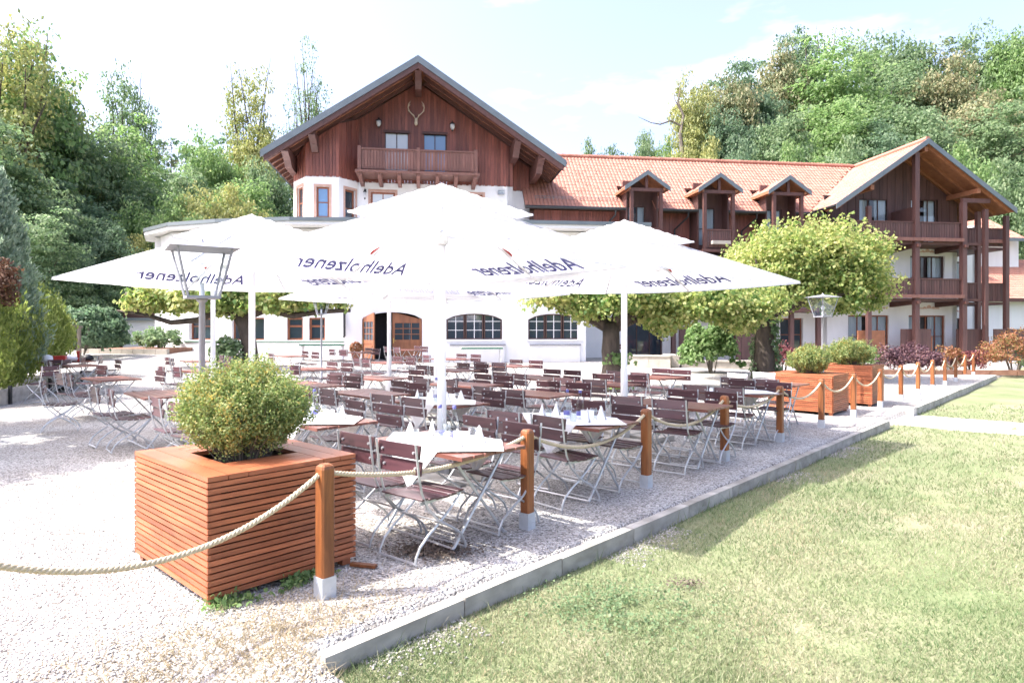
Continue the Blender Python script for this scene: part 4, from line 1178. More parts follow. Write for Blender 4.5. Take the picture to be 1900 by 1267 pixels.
umbrella('smaller white umbrella at the back with pole left of the espalier trunk', -6.24, 13.5, R(45), 0.72, 0.22)

# ------------------------------------------------------------------ folding chairs and tables
def slat_mesh(name, x0, x1, th, w, material):
    """a slat along x with eased edges"""
    m = MB(); e = 0.004
    prof = [(-w / 2, -th / 2 + e), (-w / 2 + e, -th / 2), (w / 2 - e, -th / 2), (w / 2, -th / 2 + e), (w / 2, th / 2 - e), (w / 2 - e, th / 2), (-w / 2 + e, th / 2), (-w / 2, th / 2 - e)]
    m.extrude([(x0, p[0], p[1]) for p in prof], (x1 - x0, 0, 0))
    return m.mesh(name, material)
SA = [(-.275, .885), (-.262, .78), (-.243, .64), (-.215, .52), (-.155, .40), (-.04, .285), (.10, .205), (.20, .135), (.245, .06), (.252, .012)]
SB = [(.205, .445), (.165, .405), (.10, .345), (-.02, .262), (-.13, .195), (-.215, .125), (-.255, .055), (-.262, .012)]
def chair_frame(material):
    m = MB()
    for sx in (-0.215, 0.215):
        m.tube([(sx, y, z) for y, z in SA], 0.0098, 5)
    for sx in (-0.195, 0.195):
        m.tube([(sx, y, z) for y, z in SB], 0.0098, 5)
        m.beam((sx, -0.215, 0.44), (sx, 0.215, 0.452), 0.012, 0.022)
    m.tube([(-0.215, .252, .02), (0.215, .252, .02)], 0.009, 5); m.tube([(-0.195, -.262, .02), (0.195, -.262, .02)], 0.009, 5)
    m.tube([(-0.215, -.03, .278), (0.215, -.03, .278)], 0.008, 5)
    for sx in (-0.17, 0.17):
        for z, y in ((0.815, -.251), (0.70, -.234)):
            m.lathe([(0.009, -0.0), (0.009, 0.004)], (0, 0, 0), 6) if False else m.tube([(sx, y - 0.012, z), (sx, y + 0.026, z)], 0.010, 6)
    return m.mesh('frame', material)
me_frame = chair_frame(M['steel'])
me_back = slat_mesh('back_slat', -0.225, 0.225, 0.014, 0.104, M['slat'])
me_seat = slat_mesh('seat_slat', -0.222, 0.222, 0.014, 0.062, M['slat'])
M['glareslat'] = mat('sun_glare_slat', (0.74, 0.73, 0.72), (0.68, 0.67, 0.66), 0.4, (3, 26, 26), obj_var=0.05)  # glossy sun reflection on brown slats, painted in as white
me_backw = slat_mesh('back_slat', -0.225, 0.225, 0.014, 0.104, M['glareslat'])
me_seatw = slat_mesh('seat_slat', -0.222, 0.222, 0.014, 0.062, M['glareslat'])
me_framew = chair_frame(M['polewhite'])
CG = 'slatted folding chairs of the beer garden'
def make_chair(label, mb, ms, mf, loc=(0, 0, 0), rz=0):
    t = thing('folding_chair', label, 'chair', loc, rz, CG)
    link('frame', mf, t)
    for z, y in ((0.820, -.2415), (0.700, -.226)):
        link('back_slat', mb, t, (0, y, z), (R(82), 0, 0))
    for k in range(6):
        y = -0.19 + k * 0.076
        link('seat_slat', ms, t, (0, y, 0.466 + 0.006 * math.cos(k) - 0.01 * (1 - abs(k - 2.5) / 2.5)), (R(1.5), 0, 0))
    return t
PROTO = [None]
def chair(x, y, rz, label):
    z = gzf(x, y)
    if PROTO[0] is None:
        PROTO[0] = make_chair(label, me_back, me_seat, me_frame, (x, y, z), rz); return PROTO[0]
    return copy_tree(PROTO[0], (x, y, z), rz, label)

TL, TW, TH = 1.22, 0.70, 0.745
me_plank = slat_mesh('plank', -TL / 2, TL / 2, 0.024, 0.106, M['tabletop'])
def table_frame():
    m = MB()
    for sx in (-0.42, 0.42):
        m.tube([(sx, -0.28, TH - 0.035), (sx, 0.30, 0.012)], 0.013, 5); m.tube([(sx + 0.026, 0.28, TH - 0.035), (sx + 0.026, -0.30, 0.012)], 0.013, 5)
        m.beam((sx, -0.33, TH - 0.028), (sx, 0.33, TH - 0.028), 0.03, 0.012)
    for y in (-0.30, 0.30):
        m.tube([(-0.42, y, 0.02), (0.446, y, 0.02)], 0.010, 5)
    m.tube([(-0.42, 0.01, 0.36), (0.446, 0.01, 0.36)], 0.009, 5)
    return m.mesh('leg_frame', M['steel'])
me_tframe = table_frame()
TPROTO = [None]
def table(x, y, rz, label):
    z = gzf(x, y)
    if TPROTO[0]:
        return copy_tree(TPROTO[0], (x, y, z), rz, label)
    t = thing('folding_table', label, 'table', (x, y, z), rz, 'slatted folding tables of the beer garden')
    link('leg_frame', me_tframe, t)
    for k in range(6):
        link('plank', me_plank, t, (0, -0.295 + k * 0.118, TH - 0.008))
    for sy in (-1, 1):
        MB().box(-TL / 2, TL / 2, sy * 0.352 - 0.006, sy * 0.352 + 0.006, TH - 0.026, TH + 0.004).build('edge_strip', M['tabletop'], t)
    TPROTO[0] = t
    return t
TR = math.atan2(D2.y, D2.x)        # tables lie across the fence direction
# (x, y, phrase, chairs: which of nl, nr, fl, fr are there)
ALL = ('nl', 'nr', 'fl', 'fr')
TABLES = [
    (-.58, 5.50, 'first table of the rope-side row', ALL, 'A1'), (.63, 6.90, 'second table of the rope-side row', ALL, 'A2'),
    (2.13, 8.40, 'third table of the rope-side row', ALL, 'A3'), (3.47, 10.06, 'fourth table of the rope-side row', ALL, 'A4'), (4.65, 11.75, 'last table of the rope-side row', ('nl', 'nr'), 'A5'),
    (-2.1, 6.95, 'first table of the second row', ('nr', 'fl', 'fr'), 'B1'), (-.98, 8.65, 'second table of the second row', ALL, 'B2'),
    (.31, 9.85, 'third table of the second row', ALL, 'B3'), (1.6, 11.65, 'fourth table of the second row', ALL, 'B4'), (2.85, 13.36, 'last table of the second row', ALL, 'B5'),
    (-3.55, 8.25, 'first table of the third row', ALL, 'C1'), (-2.2, 9.9, 'second table of the third row', ALL, 'C2'), (-.85, 11.5, 'third table of the third row', ALL, 'C3'), (.5, 13.1, 'last table of the third row', ALL, 'C4'),
    (-5.3, 9.75, 'first table of the fourth row', ALL, 'D1'), (-3.6, 11.4, 'second table of the fourth row', ALL, 'D2'), (-2.75, 13.1, 'third table of the fourth row', ('nl', 'nr', 'fr'), 'D3'), (-1.45, 15.6, 'fourth table of the fourth row', ALL, 'D4'), (-.1, 17.2, 'last table of the fourth row', ALL, 'D5'),
    (-8.0, 12.9, 'bare table beside the sunlit gap on the left', ('nl', 'nr', 'fr'), 'E1'), (-7.3, 15.3, 'table left of the espalier trunk', ALL, 'E2'), (-4.9, 16.0, 'dark table right of the bush top', ('nr', 'fl', 'fr'), 'E3'), (-3.7, 18.7, 'table beside the slim back lamp', ALL, 'E4'),
    (-11.6, 17.4, 'farthest table along the hedge', ('nl', 'nr', 'fr'), 'F1'), (-9.3, 19.2, 'table before the small house windows', ALL, 'F2'), (-7.4, 21.6, 'table behind the espalier trunk', ('nr', 'fl', 'fr'), 'F3'), (-5.8, 24.0, 'table under the paired windows', ALL, 'F4'), (-4.3, 26.4, 'table right at the house door', ALL, 'F5'), (-1.9, 20.4, 'table between door and arched window', ALL, 'F6'),
]
POSN = {'nl': (-0.30, -1, 'near left'), 'nr': (0.30, -1, 'near right'), 'fl': (-0.30, 1, 'far left'), 'fr': (0.30, 1, 'far right')}
TP = {}
random.seed(21)
for (x, y, ph, who, key) in TABLES:
    near = key in ('A1', 'A2', 'A3', 'B1', 'B2')
    rz = TR + (0 if near else R(random.uniform(-5, 5)))
    TP[key] = (x, y, rz)
    table(x, y, rz, 'brown slatted folding table, ' + ph)
    ux = Vector((math.cos(rz), math.sin(rz), 0)); uy = Vector((-math.sin(rz), math.cos(rz), 0))
    for w in who:
        a_, s_, nm = POSN[w]
        off = 0.43 + random.uniform(0, 0.16 if not near else 0.06)
        c = Vector((x, y, 0)) + ux * (a_ + random.uniform(-.04, .04)) + uy * (s_ * off)
        r_ = rz + (0 if s_ < 0 else math.pi) + R(random.uniform(-7, 7))
        chair(c.x, c.y, r_, f'brown slatted folding chair, {nm} at {ph}')
# chairs standing apart
chair(-9.9, 15.2, R(150), 'brown slatted folding chair alone at the end of the hedge')
chair(-7.6, 10.9, R(-60), 'brown slatted folding chair drawn out left of the first fourth-row table')
chair(4.9, 30.0, R(7), 'brown slatted folding chair alone against white house wall')
for i, (x, y, lab) in enumerate(((4.55, 12.55, 'slatted folding chair with sun glare coloured white, left of the pair before the right planters'), (5.15, 12.9, 'slatted folding chair with sun glare coloured white, right of the pair before the right planters'))):
    make_chair(lab, me_backw, me_seatw, me_framew, (x, y, gzf(x, y)), R(-60) + i * 0.2)  # ordinary chairs whose sun glare is coloured into slats and frame

# ------------------------------------------------------------------ linen and table ware
def cloth_mesh():
    hd, hw = 0.70, TW / 2 + 0.012; d = hd - hw; z = 0.012
    m = MB()
    vs = []; fs = []
    n = 6
    # top: diamond clipped to the width of the table
    top = [(-hd, 0, z), (-d, -hw, z), (d, -hw, z), (hd, 0, z), (d, hw, z), (-d, hw, z)]
    m.add(top, [(0, 1, 2, 3, 4, 5)])
    for sg in (-1, 1):
        rows = []
        for k in range(n + 1):
            f = k / n; row = []
            for j in range(9):
                s_ = -d + 2 * d * j / 8
                row.append((s_ * (1 - f), sg * (hw + 0.015 * math.sin(j * 1.9) * f + 0.01 * f), z - d * f * 1.0))
            rows.append(row)
        vs = [p for r in rows for p in r]
        fs = [(k * 9 + j, k * 9 + j + 1, (k + 1) * 9 + j + 1, (k + 1) * 9 + j) for k in range(n) for j in range(8)]
        m.add(vs, fs)
    return m.mesh('tablecloth', M['linen'])
me_cloth = cloth_mesh()
def napkin_mesh():
    """a napkin folded to a standing double-peaked hat"""
    m = MB(); n = 8; vs = []; fs = []
    for sg, tip in ((-1, 0.125), (1, 0.150)):
        o = len(vs)
        for i in range(5):
            f = i / 4
            for k in range(n + 1):
                u = k / n * 2 - 1; hgt = tip * (1 - abs(u) ** 1.5 * 0.72)
                vs.append((u * 0.058 * (1 + 0.12 * math.sin(f * 3)) * (1 - 0.25 * f), sg * (0.030 * (1 - f) ** 0.8 + 0.003) * (1 - 0.55 * u * u), hgt * f))
        for i in range(4):
            for k in range(n): a = o + i * (n + 1) + k; fs.append((a, a + 1, a + n + 2, a + n + 1))
    m.add(vs, fs)
    return m.mesh('napkin', M['linen'], True)
me_nap = napkin_mesh()
m = MB(); m.lathe([(0.038, 0), (0.040, 0.02), (0.040, 0.155), (0.036, 0.18), (0.018, 0.235), (0.0145, 0.26), (0.0145, 0.28)], n=14); me_bot = m.mesh('bottle', M['clear'], True)
m = MB(); m.lathe([(0.0405, 0.035), (0.0412, 0.036), (0.0412, 0.075), (0.0405, 0.076)], n=14); me_lab = m.mesh('bottle_label', M['print'], True)
m = MB(); m.lathe([(0.0165, 0.272), (0.0165, 0.30), (0.010, 0.303)], n=10); me_cap = m.mesh('bottle_cap', M['print'], True)
m = MB(); m.lathe([(0.028, 0), (0.033, 0.004), (0.037, 0.105), (0.0355, 0.105), (0.031, 0.008)], n=14); me_gl = m.mesh('tumbler', M['clear'], True)
m = MB(); m.lathe([(0.06, 0), (0.10, 0.012), (0.115, 0.02), (0.112, 0.022), (0.06, 0.006)], n=18); me_plate = m.mesh('plate', M['polewhite'], True)
NMS = {'A1': 'first rope-side table', 'A2': 'second rope-side table', 'B1': 'table behind the bush', 'B2': 'table behind the front pole', 'A4': 'fourth rope-side table'}
for key, nm in NMS.items():
    x, y, rz = TP[key]; z0 = gzf(x, y) + TH + 0.004
    ux = Vector((math.cos(rz), math.sin(rz), 0)); uy = Vector((-math.sin(rz), math.cos(rz), 0))
    P = lambda a, b, dz=0.0: tuple(Vector((x, y, z0 + dz)) + ux * a + uy * b)
    tag(link('tablecloth', me_cloth, None, P(0, 0, 0.002), (0, 0, rz)), f'white cloth with hanging corners laid on the {nm}', 'tablecloth', 'white cloths on the laid tables')
    if key == 'A4': continue
    zc = 0.0155
    for a, b, ps in ((-0.3, -0.2, 'near left'), (0.3, -0.2, 'near right'), (-0.3, 0.2, 'far left'), (0.3, 0.2, 'far right')):
        tag(link('napkin', me_nap, None, P(a, b * 0.62, zc), (0, 0, rz + random.uniform(-.6, .6))), f'folded white napkin standing {ps} on the {nm}', 'napkin', 'standing napkins')
        tag(link('tumbler', me_gl, None, P(a * 0.55, b * 0.9, zc)), f'clear tumbler {ps} on the {nm}', 'glass', 'tumblers on the laid tables')
    for i, (a, b, ps) in enumerate(((-0.05, 0.0, 'left'), (0.09, 0.04, 'right'))):
        if i == 1 and key in ('B1', 'B2'): continue
        t = thing('bottle', f'clear water bottle with blue label and cap, {ps} one on {nm}', 'bottle', P(a, b, zc), 0, 'water bottles')
        bo = link('glass_body', me_bot, t); link('label', me_lab, t); link('cap', me_cap, t)
    m = MB(); m.box(-0.07, 0.07, -0.004, 0.004, 0, 0.10); 
    tag(m.build('menu_card', M['linen'], None, False, P(0.20, 0.02, zc), (0, 0, rz + 0.5)), f'small white menu card standing on the {nm}', 'menu card', 'menu cards')

# ------------------------------------------------------------------ planters
def planter(label, corner, rz_dir, size=(1.30, 1.06, 0.80)):
    """corner = front corner; local x runs back-left (-D2), local y along the fence"""
    sx, sy, h = size
    rz = math.atan2(-D2.y, -D2.x)
    t = thing('planter_box', label, 'planter', (corner[0], corner[1], gzf(*corner)), rz + rz_dir, 'slatted wooden planters')
    # in this frame x = -D2, y = -D1 ... so along-fence is negative y
    n = 18; z0 = 0.045; pitch = (h - 0.032 - z0) / n; sh = pitch * 0.74
    msx = MB(); msx.box(0, sx, -0.011, 0.011, -sh / 2, sh / 2); mex = msx.mesh('slat', M['planter'])
    msy = MB(); msy.box(-0.011, 0.011, -sy + 0.0, 0.0, -sh / 2, sh / 2); mey = msy.mesh('slat', M['planter'])
    for k in range(n):
        z = z0 + pitch * (k + 0.5)
        link('slat', mex, t, (0, -0.011, z)); link('slat', mex, t, (0, -sy + 0.011, z))
        link('slat', mey, t, (0.012, -0.0, z), None) ; link('slat', mey, t, (sx - 0.012, 0, z))
    # shorten so that the ends butt: the y slats run between the x slats
    for (x, y) in ((0.06, -0.06), (sx - 0.06, -0.06), (0.06, -sy + 0.06), (sx - 0.06, -sy + 0.06)):
        MB().box(x - 0.033, x + 0.033, y - 0.033, y + 0.033, 0.0, h - 0.03).build('corner_post', M['planter'], t)
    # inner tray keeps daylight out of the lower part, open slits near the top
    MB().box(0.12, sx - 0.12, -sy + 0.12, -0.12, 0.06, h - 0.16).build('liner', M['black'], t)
    MB().box(0.13, sx - 0.13, -sy + 0.13, -0.13, h - 0.158, h - 0.07).build('soil', M['soil'], t)
    # top boards round the opening
    oy0, oy1 = -sy + 0.262, -0.262
    for a, b, c, d in ((0.0, sx, -0.26, 0.002), (0.0, sx, -sy - 0.002, -sy + 0.26)):
        for q in range(2):
            w = (d - c) / 2
            MB().box(a, b, c + w * q + 0.003, c + w * (q + 1) - 0.003, h - 0.03, h).build('top_board', M['planter'], t)
    for a, b in ((0.0, 0.37), (sx - 0.37, sx)):
        for q in range(3):
            w = (b - a) / 3
            MB().box(a + w * q + 0.003, a + w * (q + 1) - 0.003, oy0 + 0.0, oy1 - 0.0, h - 0.031, h - 0.001).build('top_board', M['planter'], t)
    return t
planter('slatted wooden planter box nearest the camera holding the large boxwood', (-1.86, 3.95), 0)
planter('slatted wooden planter box at far right, nearer of the pair', (6.42, 12.92), 0)
planter('slatted wooden planter box at far right, farther of the pair', (8.05, 14.45), 0, (1.30, 1.06, 0.90))

def boxwood(label, x, y, z, r, h, n, leaf, top=1.0):
    t = thing('boxwood', label, 'shrub', (x, y, z), 0, 'round boxwoods in planters')
    m = MB()
    for k in range(150):
        a = random.uniform(0, 6.28); e = random.uniform(0.1, 1.0)
        tip = Vector((math.cos(a) * r * 0.85 * e ** 0.5, math.sin(a) * r * 0.85 * e ** 0.5, h * random.uniform(0.45, 0.9) * (1.05 - 0.35 * e)))
        base = Vector((math.cos(a) * 0.1 * e, math.sin(a) * 0.1 * e, -0.05))
        m.tube([base, base.lerp(tip, 0.5) + Vector((0, 0, 0.04)), tip], [0.008, 0.005, 0.002], 4, False)
    m.build('stems', M['barkpale'], t)
    # upright sprigs on a dome, each with leaves along it
    ns = n // 26
    d = unit(rng.normal(size=(ns * 2, 3))); d = d[d[:, 2] > -0.5][:ns]; ns = len(d)
    bul = 1 + 0.10 * np.sin(d[:, 0] * 6 + 1) * np.sin(d[:, 1] * 5) + 0.07 * rng.normal(size=ns)
    rr = (0.55 + 0.45 * rng.random(ns) ** 0.45) * bul
    base = d * rr[:, None] * np.array([r, r, h * 0.52]); base[:, :2] *= (1 + 0.42 * np.minimum(0, base[:, 2:3] / (h * 0.4))); base += np.array([0, 0, h * 0.52])
    grow = unit(d * 0.8 + np.array([0, 0, 0.75]) + rng.normal(size=(ns, 3)) * 0.25)
    L_ = r * 0.30 * (0.6 + 0.8 * rng.random(ns))
    k = 26; f = np.tile(np.linspace(0, 1, k), ns)
    idx = np.repeat(np.arange(ns), k)
    C = base[idx] - grow[idx] * (L_[idx] * (1 - f))[:, None] + rng.normal(size=(ns * k, 3)) * (0.016 * r / 0.46)
    me = leaf_mesh('foliage', C, leaf, M['leaf_box'], d[idx] + np.array([0, 0, 0.4]), 0.55, 0.9, grow[idx] * 0.5 + rng.normal(size=(ns * k, 3)) * 0.5)
    link('foliage', me, t)
    return t
pc = Vector((-1.86, 3.95, 0)) - D2 * 0.65 + D1 * 0.53
boxwood('large yellow-green boxwood bush growing in the nearest planter', pc.x, pc.y, 0.70, 0.49, 0.77, 46000, 0.022)
pc = Vector((6.42, 12.92, 0)) - D2 * 0.62 + D1 * 0.5
boxwood('round boxwood in the nearer of the two right planters', pc.x, pc.y, 0.72, 0.44, 0.66, 16000, 0.034)
pc = Vector((8.05, 14.45, 0)) - D2 * 0.6 + D1 * 0.5
boxwood('round boxwood in the farther of the two right planters', pc.x, pc.y, 0.82, 0.50, 0.68, 16000, 0.036)

# ------------------------------------------------------------------ rope fence
ORD = ['first', 'second', 'third', 'fourth', 'fifth', 'sixth', 'seventh', 'eighth', 'ninth', 'tenth', 'eleventh', 'twelfth', 'thirteenth', 'fourteenth', 'last']
def post_mesh():
    m = MB(); w = 0.047; h = 0.845; c = 0.012
    def ring(ww, z): return [(-ww + c, -ww, z), (ww - c, -ww, z), (ww, -ww + c, z), (ww, ww - c, z), (ww - c, ww, z), (-ww + c, ww, z), (-ww, ww - c, z), (-ww, -ww + c, z)]
    zs = [(w, 0.13), (w, 0.45), (w, h - 0.03), (w * 0.9, h - 0.012), (w * 0.62, h)]
    vs = [p for ww, z in zs for p in ring(ww, z)]
    fs = [(i * 8 + k, i * 8 + (k + 1) % 8, (i + 1) * 8 + (k + 1) % 8, (i + 1) * 8 + k) for i in range(4) for k in range(8)]
    fs += [tuple(range(7, -1, -1)), tuple(32 + k for k in range(8))]
    m.add(vs, fs); return m.mesh('timber', M['post'])
me_post = post_mesh()
m = MB(); m.box(-0.051, 0.051, -0.051, 0.051, -0.05, 0.129); 
for sx in (-1, 1): m.tube([(sx * 0.051, 0.02, 0.09), (sx * 0.056, 0.02, 0.09)], 0.008, 6); m.tube([(0.02, sx * 0.051, 0.05), (0.02, sx * 0.056, 0.05)], 0.008, 6)
me_shoe = m.mesh('metal_shoe', M['shoe'])
POSTS = []
for k in range(-1, 15):
    p = P1 + D1 * (1.97 * k if k < 7 else 1.97 * k + 0.12)
    POSTS.append(p)
    if k < 0: lab = 'square wooden rope post at the camera end of the rope fence'
    else: lab = f'square wooden rope post with metal shoe, {ORD[k]} in view along the fence'
    t = thing('rope_post', lab, 'post', (p.x, p.y, gzf(p.x, p.y)), FA + R(45) * 0 + R(random.uniform(-4, 4)), 'posts of the rope fence')
    link('timber', me_post, t); link('metal_shoe', me_shoe, t)
def rope(a, b, sag, near):
    m = MB(); n = 70 if near else 26; R_ = 0.0155
    def cen(f):
        p = a.lerp(b, f); return Vector((p.x, p.y, p.z - sag * (1 - (2 * f - 1) ** 2)))
    L_ = (b - a).length
    if near:
        n = int(L_ / 0.012)
        for s_ in range(3):
            pts = []
            for i in range(n + 1):
                f = i / n; c = cen(f); t_ = (cen(min(f + .01, 1)) - cen(max(f - .01, 0))).normalized()
                x = t_.cross(Vector((0, 0, 1))).normalized(); y = x.cross(t_)
                an_ = f * L_ / 0.075 * 2 * math.pi + s_ * 2 * math.pi / 3
                pts.append(c + (x * math.cos(an_) + y * math.sin(an_)) * 0.0088)
            m.tube(pts, 0.0098, 6)
    else:
        m.tube([cen(i / n) for i in range(n + 1)], R_ * 1.1, 6)
    return m.build('rope', M['rope'], None, True)
for i, (a, b) in enumerate(zip(POSTS[:-1], POSTS[1:])):
    A = a + D1 * 0.046 + Vector((0, 0, 0.78 + gzf(a.x, a.y))); B = b - D1 * 0.046 + Vector((0, 0, 0.78 + gzf(b.x, b.y)))
    sag = [0.30, 0.115, 0.20, 0.21, 0.16, 0.2, 0.22, 0.24, 0.2, 0.27, 0.24, 0.28, 0.25, 0.26, 0.2][i]
    lab = 'thick pale rope sagging in front of the nearest planter' if i == 0 else f'thick pale rope sagging between {ORD[i-1]} and {ORD[i]} rope posts'
    tag(rope(A, B, sag, i < 6), lab, 'rope', 'ropes of the rope fence')

# ------------------------------------------------------------------ garden lamps
def lamp(label, x, y, z, H, sc, rz, glow=False):
    t = thing('garden_lamp', label, 'lamp', (x, y, z), rz, 'square lantern lamp posts')
    hb = H - 0.46 * sc
    mt = M['lampmetal']
    m = MB(); m.lathe([(0.075, 0), (0.07, 0.25), (0.035, 0.3), (0.030, 1.0), (0.026, hb - 0.04), (0.045, hb - 0.02), (0.05, hb)], n=10); m.build('lamp_post', mt, t, True)
    m = MB(); a, b = 0.115 * sc, 0.20 * sc
    m.box(-a - 0.012, a + 0.012, -a - 0.012, a + 0.012, hb, hb + 0.022)
    for i, j in ((-1, -1), (1, -1), (1, 1), (-1, 1)):
        m.beam((i * a, j * a, hb + 0.022), (i * b, j * b, hb + 0.40 * sc), 0.014 * sc, 0.014 * sc)
    m.build('cage', mt, t)
    m = MB(); e = 0.255 * sc
    zr = hb + 0.40 * sc
    m.add([(-e, -e, zr), (e, -e, zr), (e, e, zr), (-e, e, zr), (-.07 * sc, -.07 * sc, zr + .045 * sc), (.07 * sc, -.07 * sc, zr + .045 * sc), (.07 * sc, .07 * sc, zr + .045 * sc), (-.07 * sc, .07 * sc, zr + .045 * sc)],
          [(3, 2, 1, 0), (0, 1, 5, 4), (1, 2, 6, 5), (2, 3, 7, 6), (3, 0, 4, 7), (4, 5, 6, 7)])
    m.lathe([(0.05 * sc, zr + 0.045 * sc), (0.02 * sc, zr + 0.06 * sc), (0.008, zr + 0.085 * sc)], n=8)
    m.build('lamp_hood', mt, t)
    m = MB(); m.lathe([(0.022, hb + 0.02), (0.022, hb + 0.13), (0.03, hb + 0.14)], n=8); m.build('lamp_holder', M['lampwhite'], t)
    m = MB(); m.lathe([(0.016, hb + 0.14), (0.04, hb + 0.19), (0.042, hb + 0.22), (0.02, hb + 0.26)], n=10); m.build('bulb', M['lampwhite'] if glow else M['clear'], t, True)
    m = MB()
    for i in range(4):
        c0, s0 = math.cos(i * math.pi / 2), math.sin(i * math.pi / 2)
        rot = lambda px, py: (px * c0 - py * s0, px * s0 + py * c0)
        p_ = [rot(-a + 0.012, -a), rot(a - 0.012, -a), rot(b - 0.012, -b), rot(-b + 0.012, -b)]
        m.add([(*p_[0], hb + 0.024), (*p_[1], hb + 0.024), (*p_[2], zr - 0.002), (*p_[3], zr - 0.002)], [(0, 1, 2, 3)])
    m.build('lantern_glass', M['clear'], t)
    return t
lamp('large square lantern lamp on grey post beside the nearest planter', -2.78, 5.80, 0, 2.49, 1.10, R(33))
lamp('square lantern lamp on slim post before the right tree crown', 6.92, 14.4, 0, 2.50, 1.10, R(20), True)
lamp('slim grey lantern lamp among the rear tables before the paired windows', -5.6, 19.0, gzf(-5.6, 19), 2.62, 1.05, R(25))

# ------------------------------------------------------------------ trees of the beer garden
def leaves_obj(name, par, C, size, m_, out=None, aspect=0.7, spread=0.8, along=None):
    return link(name, leaf_mesh(name, C, size, m_, out, aspect, spread, along), par)

t = thing('linden_tree', 'large round-headed linden tree with ivy on its dark trunk, right of the umbrellas', 'tree', (8.55, 22.0, gzf(8.55, 22)))
m = MB(); limb_tree(m, 0.34, 2.3, [(-2.6, 0.3, 3.2), (3.4, -0.4, 3.4), (1.2, 1.6, 4.4), (-0.8, -1.4, 3.9), (2.2, -1.6, 2.8), (4.6, 0.5, 3.0), (-1.4, 1.2, 4.3), (0.4, 0.2, 4.6)], lean=(0.12, 0)); m.build('trunk', M['bark'], t, True)
C, O = clumps(480, 100, (2.5, 2.2, 1.5), 0.48, 0.6, -0.85, 0.5, 0.12)
C = C + np.array([1.45, 0, 3.55]); 
leaves_obj('crown', t, C, 0.115, M['leaf_linden'], O, 0.8, 0.8)
ns = 260; a = rng.random(ns) * 6.28; r = rng.random(ns) ** 0.5
B = np.stack([1.45 + 2.4 * r * np.cos(a), 2.1 * r * np.sin(a), 3.55 + 1.5 * np.sqrt(np.maximum(0, 1 - r * r)) - 0.1], -1)
G = unit(np.stack([0.7 * r * np.cos(a), 0.7 * r * np.sin(a), 1 + 0 * a], -1) + rng.normal(size=(ns, 3)) * 0.25); Ls = 0.35 + 0.5 * rng.random(ns)
ix = np.repeat(np.arange(ns), 14); C = B[ix] + G[ix] * (Ls[ix] * rng.random(len(ix)))[:, None] + rng.normal(size=(len(ix), 3)) * 0.05
leaves_obj('crown_shoots', t, C, 0.11, M['leaf_linden'], None, 0.8, 0.8)
C, O = clumps(180, 90, (2.2, 1.8, 0.9), 0.45, 0.6, -0.6, 0.55, 0.2); C = C + np.array([-1.9, -0.4, 2.75])
leaves_obj('crown', t, C, 0.115, M['leaf_linden'], O, 0.8, 0.8)
n = 1600; a = rng.random(n) * 6.28; z = rng.random(n) ** 1.3 * 2.0
sel = (np.sin(a * 2 + z * 2.2) + np.sin(a + 1.0)) > -0.1; a = a[sel]; z = z[sel]
C = np.stack([0.38 * np.cos(a) * (1.25 - 0.15 * z) + 0.05 * z, 0.38 * np.sin(a) * (1.25 - 0.15 * z), z], -1) + rng.normal(size=(len(a), 3)) * 0.05
leaves_obj('ivy', t, C, 0.12, M['leaf_green'], np.stack([np.cos(a), np.sin(a), 0.3 + 0 * a], -1), 0.85, 0.5)

t = thing('linden_tree', 'linden tree with flat clipped crown and bare brown trunk behind the right umbrella', 'tree', (2.8, 18.0, gzf(2.8, 18)), 0)
m = MB(); limb_tree(m, 0.30, 1.85, [(-1.6, -0.2, 2.35), (-0.9, 0.5, 2.9), (1.7, 0.0, 2.5), (3.2, 0.1, 2.6), (0.4, -0.6, 3.1), (-2.0, 0.2, 2.6)], lean=(-0.05, 0)); m.build('trunk', M['bark'], t, True)
C, O = clumps(230, 85, (2.1, 1.3, 0.62), 0.42, 0.6, -0.9, 0.5, 0.15); C = C + np.array([-0.1, 0, 2.62])
C2, O2 = clumps(230, 85, (2.3, 1.3, 0.72), 0.42, 0.6, -0.9, 0.5, 0.15); C2 = C2 + np.array([2.6, 0.2, 2.42])
C[:, 2] += 0.16 * np.sin(C[:, 0] * 3.1) ; C2[:, 2] += 0.2 * np.sin(C2[:, 0] * 2.7 + 1)
leaves_obj('crown', t, np.concatenate([C, C2]), 0.115, M['leaf_linden'], np.concatenate([O, O2]), 0.8, 0.7)
n = 260; zz = np.concatenate([0.05 + 0.3 * rng.random(n // 2), 0.75 + 0.3 * rng.random(n // 2)])
C = np.stack([0.05 + 0.33 * rng.normal(size=n) * 0.5 + 0.1, -0.34 + 0.06 * rng.normal(size=n), zz], -1)
leaves_obj('ivy', t, C, 0.11, M['leaf_bright'], np.tile(np.array([0.1, -1, 0.4]), (n, 1)), 0.85, 0.5)

